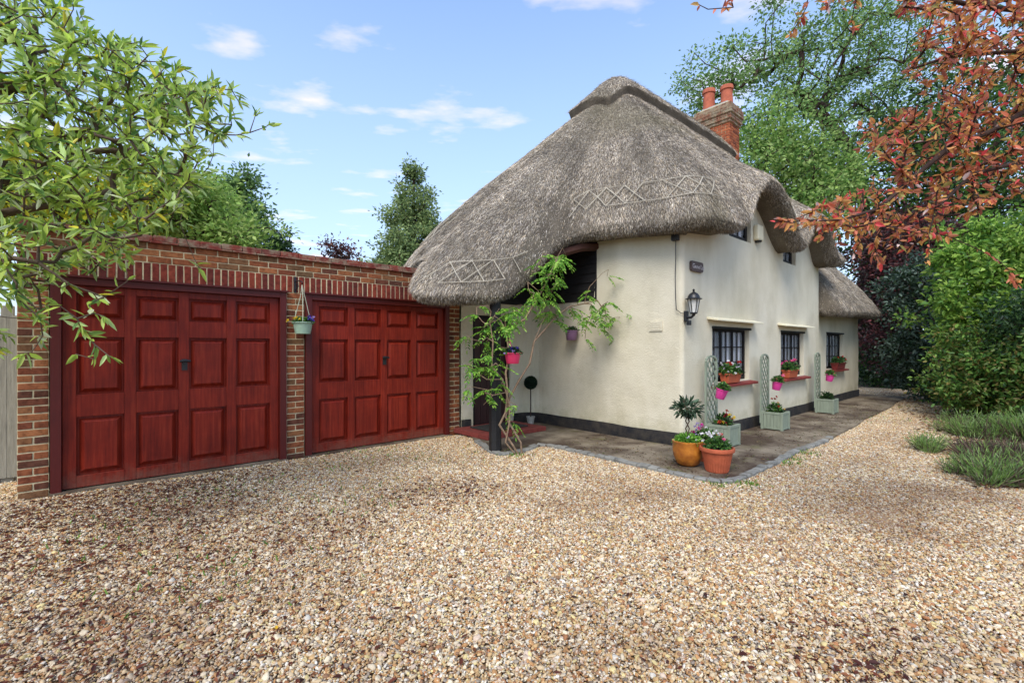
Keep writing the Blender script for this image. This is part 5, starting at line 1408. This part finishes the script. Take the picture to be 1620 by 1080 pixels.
trellis_planter(12.05, 3.08, 'sage trellis planter with a plain dark bush by the low extension', [], 1, dark=True)
hang_pot('trellis_pot', (6.86, 3.10, .74), .085, .15, M['pink'], 'pink pot with a violet pansy on the trellis by the terracotta pots', [(VIO, 2, 14, .022, (.04, -.03, 0)), (LAV, 1, 8, .018, (0, 0, 0))], .3, TRG)
hang_pot('trellis_pot', (8.97, 3.06, .74), .085, .15, M['pink'], 'pink pot with pale pink geraniums on the trellis between wide windows', [(PINK, 3, 20, .03, (0, -.02, .03))], .2, TRG)
hang_pot('trellis_pot', (12.05, 3.04, .74), .085, .15, M['pink'], 'pink pot with a coral geranium on the trellis by the extension', [(lin(236, 110, 120), 2, 20, .03, (.05, -.02, .01))], .2, TRG)
# basket on the garage pier, with its iron bracket
def basket():
    x, y = 2.06, GY - .17; t = hang_pot('hanging_basket', (x, y, 1.665), .125, .155, M['sagepot'], 'pale green hanging pot of yellow and violet pansies on the garage pier', [(YEL, 5, 12, .024, (-.07, 0, .0)), (VIO, 4, 12, .024, (.03, -.02, .02)), (LAV, 4, 12, .024, (.08, 0, .02))], fl=.075, spread=1.15, n=300)
    hk = (x - .01, y, 2.31)
    for a in (0.3, 2.4, 4.4): MB().tube([(x + .12 * math.cos(a), y + .12 * math.sin(a), 1.82), (x + .03 * math.cos(a), y + .03 * math.sin(a), 2.16), hk], .0045, 5).build('cord', M['cord'], t)
    b = empty('wall_bracket', (2.02, GY, 2.2), 'scrolled black iron bracket on the garage pier', 'bracket')
    MB().box(2.0, 2.025, GY - .012, GY - .003, 2.22, 2.43).build('back_plate', M['iron'], b)
    MB().tube([(2.012, GY - .01, 2.36), (2.03, GY - .09, 2.37), (2.045, GY - .16, 2.355), (2.05, GY - .185, 2.335), (2.05, GY - .17, 2.315)], .008, 8).build('arm', M['iron'], b)
    MB().tube([(2.012, GY - .012, 2.25) , (2.02, GY - .05, 2.26), (2.03, GY - .085, 2.30), (2.03, GY - .07, 2.335), (2.02, GY - .05, 2.325)], .006, 8).build('scroll', M['iron'], b)
basket()
def post_pot():
    p = at(811, 575, 6.42); t = hang_pot('post_basket', p, .115, .15, M['hotpink'], 'coral pink pot of blue pansies hanging on the porch post', [(VIO, 5, 14, .026, (0, 0, .02)), (LAV, 2, 10, .02, (-.05, 0, 0))], leaf=G_DARK + GREENS[:2], fl=.09)
    MB().tube([p + [0, 0, .15], p + [-.03, .02, .3], p + [-.05, .04, .48]], .004, 5).build('cord', M['hotpink'], t)
post_pot()
hang_pot('wall_pot', (6.24, 5.42, 1.61), .115, .17, M['mauve'], 'mauve wall pot with sparse leaves on the cream gable', [(lin(150, 90, 110), 2, 8, .02, (0, 0, 0))], fl=.08, n=130, leaf=G_DARK)
def topiary():
    c = np.array([6.12, 6.32, .045]); t = empty('ball_topiary', c, 'dark ball topiary on a thin stem in the porch corner', 'topiary')
    MB().lathe(c, [(.055, 0), (.075, .13), (.082, .132), (.082, .15), (.07, .152), (.066, .13)], 24).build('pot', M['stonepot'], t, smooth=True); soil(t, c + [0, 0, .135], .066)
    MB().tube([c + [0, 0, .12], c + [0, 0, .7]], .011, 8).build('stem', M['bark_dark'], t)
    V_, F_ = ico(3); mesh_np('core', V_ * .108 + c + [0, 0, .78], F_, simple('box_leaf_core', lin(26, 42, 32), .9, .3, 40, .5), t, smooth=True)
    n = 1500; d = norm(rng.normal(size=(n, 3))); leaves('ball', c + [0, 0, .78] + d * .105, norm(d + rng.normal(0, .6, (n, 3))), np.full(n, .03), np.full(n, .016), pick([lin(34, 56, 40), lin(46, 70, 48), lin(28, 44, 34)], n), M['leaf_soft'], t)
topiary()

WB = 'flower troughs on the window sills'
def trough(x0, x1, y, z, label, flowers, mat):
    t = empty('window_box', ((x0 + x1) / 2, y, z), label, 'window box', WB); m = MB(); h = .16; d = .075
    V = []
    for zz_, e in ((0, -.02), (h * .82, .0), (h * .82, .012), (h, .014), (h, .0), (h * .8, -.01)): V += [(x0 - e, y - d - e, z + zz_), (x1 + e, y - d - e, z + zz_), (x1 + e, y + d + e, z + zz_), (x0 - e, y + d + e, z + zz_)]
    Fq = [(i*4+k, i*4+(k+1)%4, (i+1)*4+(k+1)%4, (i+1)*4+k) for i in range(5) for k in range(4)] + [(3, 2, 1, 0), (20, 21, 22, 23)]
    m.add(V, Fq).build('trough', mat, t, bevel=.004)
    for f in np.linspace(0, 1, 4):
        cx = x0 + .06 + (x1 - x0 - .12) * f; mound(t, (cx, y, z + h), .12, .2, 110, GREENS + G_DARK[:2], .055)
    blooms(t, ((x0 + x1) / 2, y, z + h + .06), (x1 - x0) * .36, .12, flowers, .024)
trough(7.62, 8.10, SY - .06, .905, 'terracotta trough with red and white flowers on the sill', [(RED, 3, 30, .038, (.06, -.04, .03)), (WHITE, 12, 9, .02, (-.08, 0, .02))], M['terracotta'])
trough(10.42, 10.92, SY - .06, .865, 'terracotta trough of bright pink geraniums on the sill', [(HOT, 4, 30, .04, (-.05, 0, .05)), (PINK, 4, 26, .036, (.08, 0, .06))], M['terracotta'])
trough(14.2, 14.95, EY - .06, .915, 'low trough of small red flowers on the extension sill', [(RED, 3, 14, .026, (-.2, 0, .0))], M['sill'])

# ------------------------------------------------------------------ wall fittings
def lantern():
    x, y = 6.47, SY - .13; zb = 1.98; t = empty('wall_lantern', (6.46, SY, 1.9), 'black carriage lantern on the cottage corner with a cable to the eaves', 'lantern')
    b = MB(); b.box(6.43, 6.51, SY - .035, SY + .005, 1.86, 2.02); b.build('back_plate', M['iron'], t, bevel=.008)
    MB().tube([(x, SY - .03, 1.93), (x, SY - .09, 1.92), (x, y, 1.955), (x, y, 1.99)], [.022, .018, .02, .035], 10).build('arm', M['iron'], t, smooth=True)
    MB().lathe((x, y, zb), [(.0, -.012), (.045, -.01), (.052, .0), (.052, .012), (.0, .012)], 6).build('base', M['iron'], t)
    MB().lathe((x, y, zb), [(.047, .013), (.082, .2)], 6).build('glass', M['lglass'], t)
    for k in range(6):
        a = k * math.pi / 3; MB().bar((x + .049 * math.cos(a), y + .049 * math.sin(a), zb + .01), (x + .085 * math.cos(a), y + .085 * math.sin(a), zb + .205), .009, .009).build('glazing_bar', M['iron'], t)
    MB().lathe((x, y, zb + .2), [(.0, 0), (.115, .0), (.115, .012), (.088, .02), (.08, .05), (.055, .085), (.022, .105), (.014, .112), (.014, .13), (.02, .138), (.0, .155)], 12).build('cap', M['iron'], t, smooth=True)
    MB().box(x - .03, x + .03, SY - .085, SY - .03, 1.81, 1.88).build('motion_sensor', M['iron'], t, bevel=.01)
    MB().tube([(6.385, 3.50, 3.16), (6.357, 3.52, 3.1), (6.36, 3.52, 2.8), (6.355, 3.525, 2.5), (6.36, 3.52, 2.2), (6.36, 3.51, 2.04), (6.39, 3.45, 1.985), (6.44, 3.405, 1.98)], .006, 6).build('cable', M['iron'], t)
    MB().box(6.33, 6.41, 3.48, 3.58, 3.05, 3.17).build('junction_box', M['iron'], t, bevel=.006)
lantern()

def sign():
    x0, x1, zc, h = 6.60, 6.97, 2.70, .15; y = SY - .03
    t = empty('house_name_sign', ((x0 + x1) / 2, SY, zc), 'small slate house name sign with pale lettering on the side wall', 'sign')
    pts = []
    for (cx, cz, a0) in ((x1 - .035, zc + h/2 - .035, 0), (x0 + .035, zc + h/2 - .035, 90), (x0 + .035, zc - h/2 + .035, 180), (x1 - .035, zc - h/2 + .035, 270)):
        for a in (0, 30, 60, 90): pts.append((cx + .035 * math.cos(math.radians(a0 + a)), cz + .035 * math.sin(math.radians(a0 + a))))
    n = len(pts); V = [(px, y, pz) for px, pz in pts] + [(px, y + .035, pz) for px, pz in pts]
    MB().add(V, [tuple(range(n))] + [((i + 1) % n, i, i + n, (i + 1) % n + n) for i in range(n)]).build('plaque', M['sign'], t)
    def text(body, size, dx_):
        cu = bpy.data.curves.new('lettering', 'FONT'); cu.body = body; cu.size = size; cu.extrude = .0015; cu.align_x = 'LEFT'
        tmp = bpy.data.objects.new('tmp', cu); COL.objects.link(tmp); bpy.context.view_layer.update()
        me = bpy.data.meshes.new_from_object(tmp.evaluated_get(bpy.context.evaluated_depsgraph_get())); bpy.data.objects.remove(tmp)
        me.materials.append(M['letter']); o = link('lettering', me, t); off = OFF[t.name]; w = max(v.co.x for v in me.vertices)
        o.location = (dx_ - off[0], y - .003 - off[1], zc - .032 - off[2]); o.rotation_euler = (math.pi / 2, 0, 0); return w
    x = x0 + .028
    for big, small in (('G', 'ROVE'), ('L', 'EA')):
        x += text(big, .098, x) + .004; x += text(small, .062, x) + .022
sign()
def alarm():
    t = empty('alarm_box', (9.07, SY, 3.56), 'cream alarm box on the wall between the upper windows', 'alarm box')
    MB().box(8.96, 9.22, SY - .085, SY + .01, 3.43, 3.72).build('casing', M['plastic_cream'], t, bevel=.03)
    MB().lathe((9.075, SY - .04, 3.40), [(.0, 0), (.05, .0), (.06, .03), (.0, .04)], 16).build('siren', M['iron'], t)
alarm()
def doorstep():
    t = empty('doorstep', (5.2, 6.1, .045), 'low red tiled doorstep in front of the porch door', 'doorstep')
    xs = np.linspace(4.55, 5.86, 7); ys = np.linspace(5.66, 6.58, 5)
    for i in range(6):
        for j in range(4): MB().box(xs[i] + .003, xs[i+1] - .003, ys[j] + .003, ys[j+1] - .003, .046, .118 + random.uniform(-.002, .002)).build('tile', M['step'], t, bevel=.006)
    o = MB().box(4.78, 5.62, 5.86, 6.42, .121, .139).build('door_mat', M['mat'], None, bevel=.005); tag(o, 'dark rectangular door mat on the red doorstep', 'door mat')
doorstep()

# ------------------------------------------------------------------ litter and weeds on the gravel
def litter():
    n = 12000; B = []
    while len(B) < n:
        p = np.array([rng.uniform(-2.8, 4.5), rng.uniform(.4, 6.4)]); Z = p @ FW[:2]; r = p @ RT[:2]
        if Z < 1.8: continue
        f = vnoise(np.array([[p[0], p[1], 0]]), .9, 21)[0]
        if rng.uniform() < np.clip(.42 + f * .8 - (r + .6 * Z) * .22, .02, 1): B.append((p[0], p[1], rng.uniform(.018, .03)))
    B = np.array(B); a = rng.uniform(0, 2 * math.pi, n); D = np.stack([np.cos(a), np.sin(a), rng.normal(0, .15, n)], 1); L = rng.uniform(.02, .055, n)
    o = leaves('leaf_litter', B, D, L, L * rng.uniform(.2, .5, n), pick([lin(112, 62, 46), lin(92, 50, 42), lin(140, 88, 58), lin(76, 48, 44), lin(210, 170, 50)], n, .2, [4, 4, 3, 3, .12]), M['leaf_soft'], None, upj=.25, curl=.02)
    tag(o, 'dry reddish brown leaf litter strewn over the gravel', 'leaf litter', kind='stuff')
    n = 1500; B = []
    spots = [at(300, 780, 1), None]
    C = np.array([[4.3, 4.75], [4.35, 4.95], [5.05, 2.3], [5.25, 2.12], [6.6, 2.1], [6.9, 2.15], [7.4, 2.15], [2.4, 5.9], [3.0, 6.0], [1.0, 5.6], [3.4, 5.2], [.6, 3.6], [2.0, 4.4], [.2, 5.0], [12.2, 2.2], [15, 2.3]])
    k = rng.integers(0, len(C), n); sp = np.where(k < 7, .09, .35)[:, None]; B = np.concatenate([C[k] + rng.normal(0, 1, (n, 2)) * sp, np.full((n, 1), .012)], 1)
    D = norm(np.concatenate([rng.normal(0, .6, (n, 2)), np.ones((n, 1))], 1)); L = rng.uniform(.02, .06, n)
    o = leaves('weeds', B, D, L, L * .22, pick([lin(110, 150, 60), lin(136, 166, 76), lin(90, 126, 52)], n), M['leaf_soft'], None, upj=1.5)
    tag(o, 'small green weeds growing through the gravel', 'weeds', kind='stuff')

def earth():
    """worn bare earth where the pebbles are scuffed thin"""
    m = simple('bare_earth', lin(150, 122, 94), .95, .3, 14, .5, spec=.1)
    for (cx, cy, rx, ry, h, rot) in ((3.75, 1.28, .95, .42, .017, -.25), (5.15, .95, .85, .36, .019, -.2)):
        nr, na = 14, 56; V = [(cx, cy, h)]; Fq = []
        for i in range(1, nr + 1):
            for k in range(na):
                a = 2 * math.pi * k / na; f = i / nr; w = 1 + .3 * vnoise(np.array([[math.cos(a) * 1.6 + cx, math.sin(a) * 1.6, 1]]), 1.3, 4)[0]
                x, y = rx * f * w * math.cos(a), ry * f * w * math.sin(a); x, y = x * math.cos(rot) - y * math.sin(rot), x * math.sin(rot) + y * math.cos(rot)
                V.append((cx + x, cy + y, h * (1 - f ** 2) - .004 * f + .004 * vnoise(np.array([[cx + x, cy + y, 0]]), 9, 3)[0]))
        for k in range(na): Fq.append((0, 1 + k, 1 + (k + 1) % na))
        for i in range(nr - 1):
            for k in range(na): Fq.append((1 + i*na + k, 1 + (i+1)*na + k, 1 + (i+1)*na + (k+1) % na, 1 + i*na + (k+1) % na))
        tag(mesh_np('ground_earth', np.array(V), Fq, m, smooth=True), 'patch of bare trodden earth in the gravel', kind='structure')
earth()
def bed_litter():
    n = 4200; B = []
    while len(B) < n:
        q = rng.uniform([1370, 622], [1640, 775]); Z = F_PX * CAM_H / (q[1] - HOR)
        edge = np.interp(q[1], [620, 650, 690, 775], [1375, 1440, 1490, 1560])
        if q[0] < edge + rng.normal(0, 18): continue
        p = gnd(q[0], Z); B.append((p[0], p[1], rng.uniform(.02, .035)))
    B = np.array(B); a = rng.uniform(0, 2 * math.pi, n); D = np.stack([np.cos(a), np.sin(a), rng.normal(0, .2, n)], 1); L = rng.uniform(.03, .08, n)
    o = leaves('leaf_litter', B, D, L, L * rng.uniform(.3, .6, n), pick([lin(112, 72, 52), lin(86, 58, 46), lin(136, 96, 66), lin(70, 52, 44)], n, .2), M['leaf_soft'], None, upj=.3, curl=.05)
    tag(o, 'brown fallen leaves under the shrubs', 'leaf litter', kind='stuff')
bed_litter()
litter()

def path_litter():
    n = 2600; e = rng.uniform(size=n); side = rng.uniform(size=n) < .75
    x = np.where(side, rng.uniform(5.1, 16.5, n), rng.uniform(5.1, 6.3, n)); y = np.where(side, 2.3 + 1.0 * rng.uniform(size=n) ** 1.4, rng.uniform(2.4, 4.8, n))
    f = vnoise(np.stack([x, y, 0 * x], 1), 1.6, 31); keep = f > rng.uniform(-.6, .5, n); x, y = x[keep], y[keep]; n = len(x)
    a = rng.uniform(0, 2 * math.pi, n); L = rng.uniform(.012, .04, n)
    o = leaves('leaf_litter', np.stack([x, y, rng.uniform(.048, .056, n)], 1), np.stack([np.cos(a), np.sin(a), rng.normal(0, .12, n)], 1), L, L * rng.uniform(.25, .6, n), pick([lin(110, 82, 60), lin(80, 62, 48), lin(150, 128, 96), lin(96, 98, 56)], n, .2), M['leaf_soft'], None, upj=.3, curl=.05)
    tag(o, 'brown crumbs and leaves blown over the concrete path', 'leaf litter', kind='stuff')
path_litter()
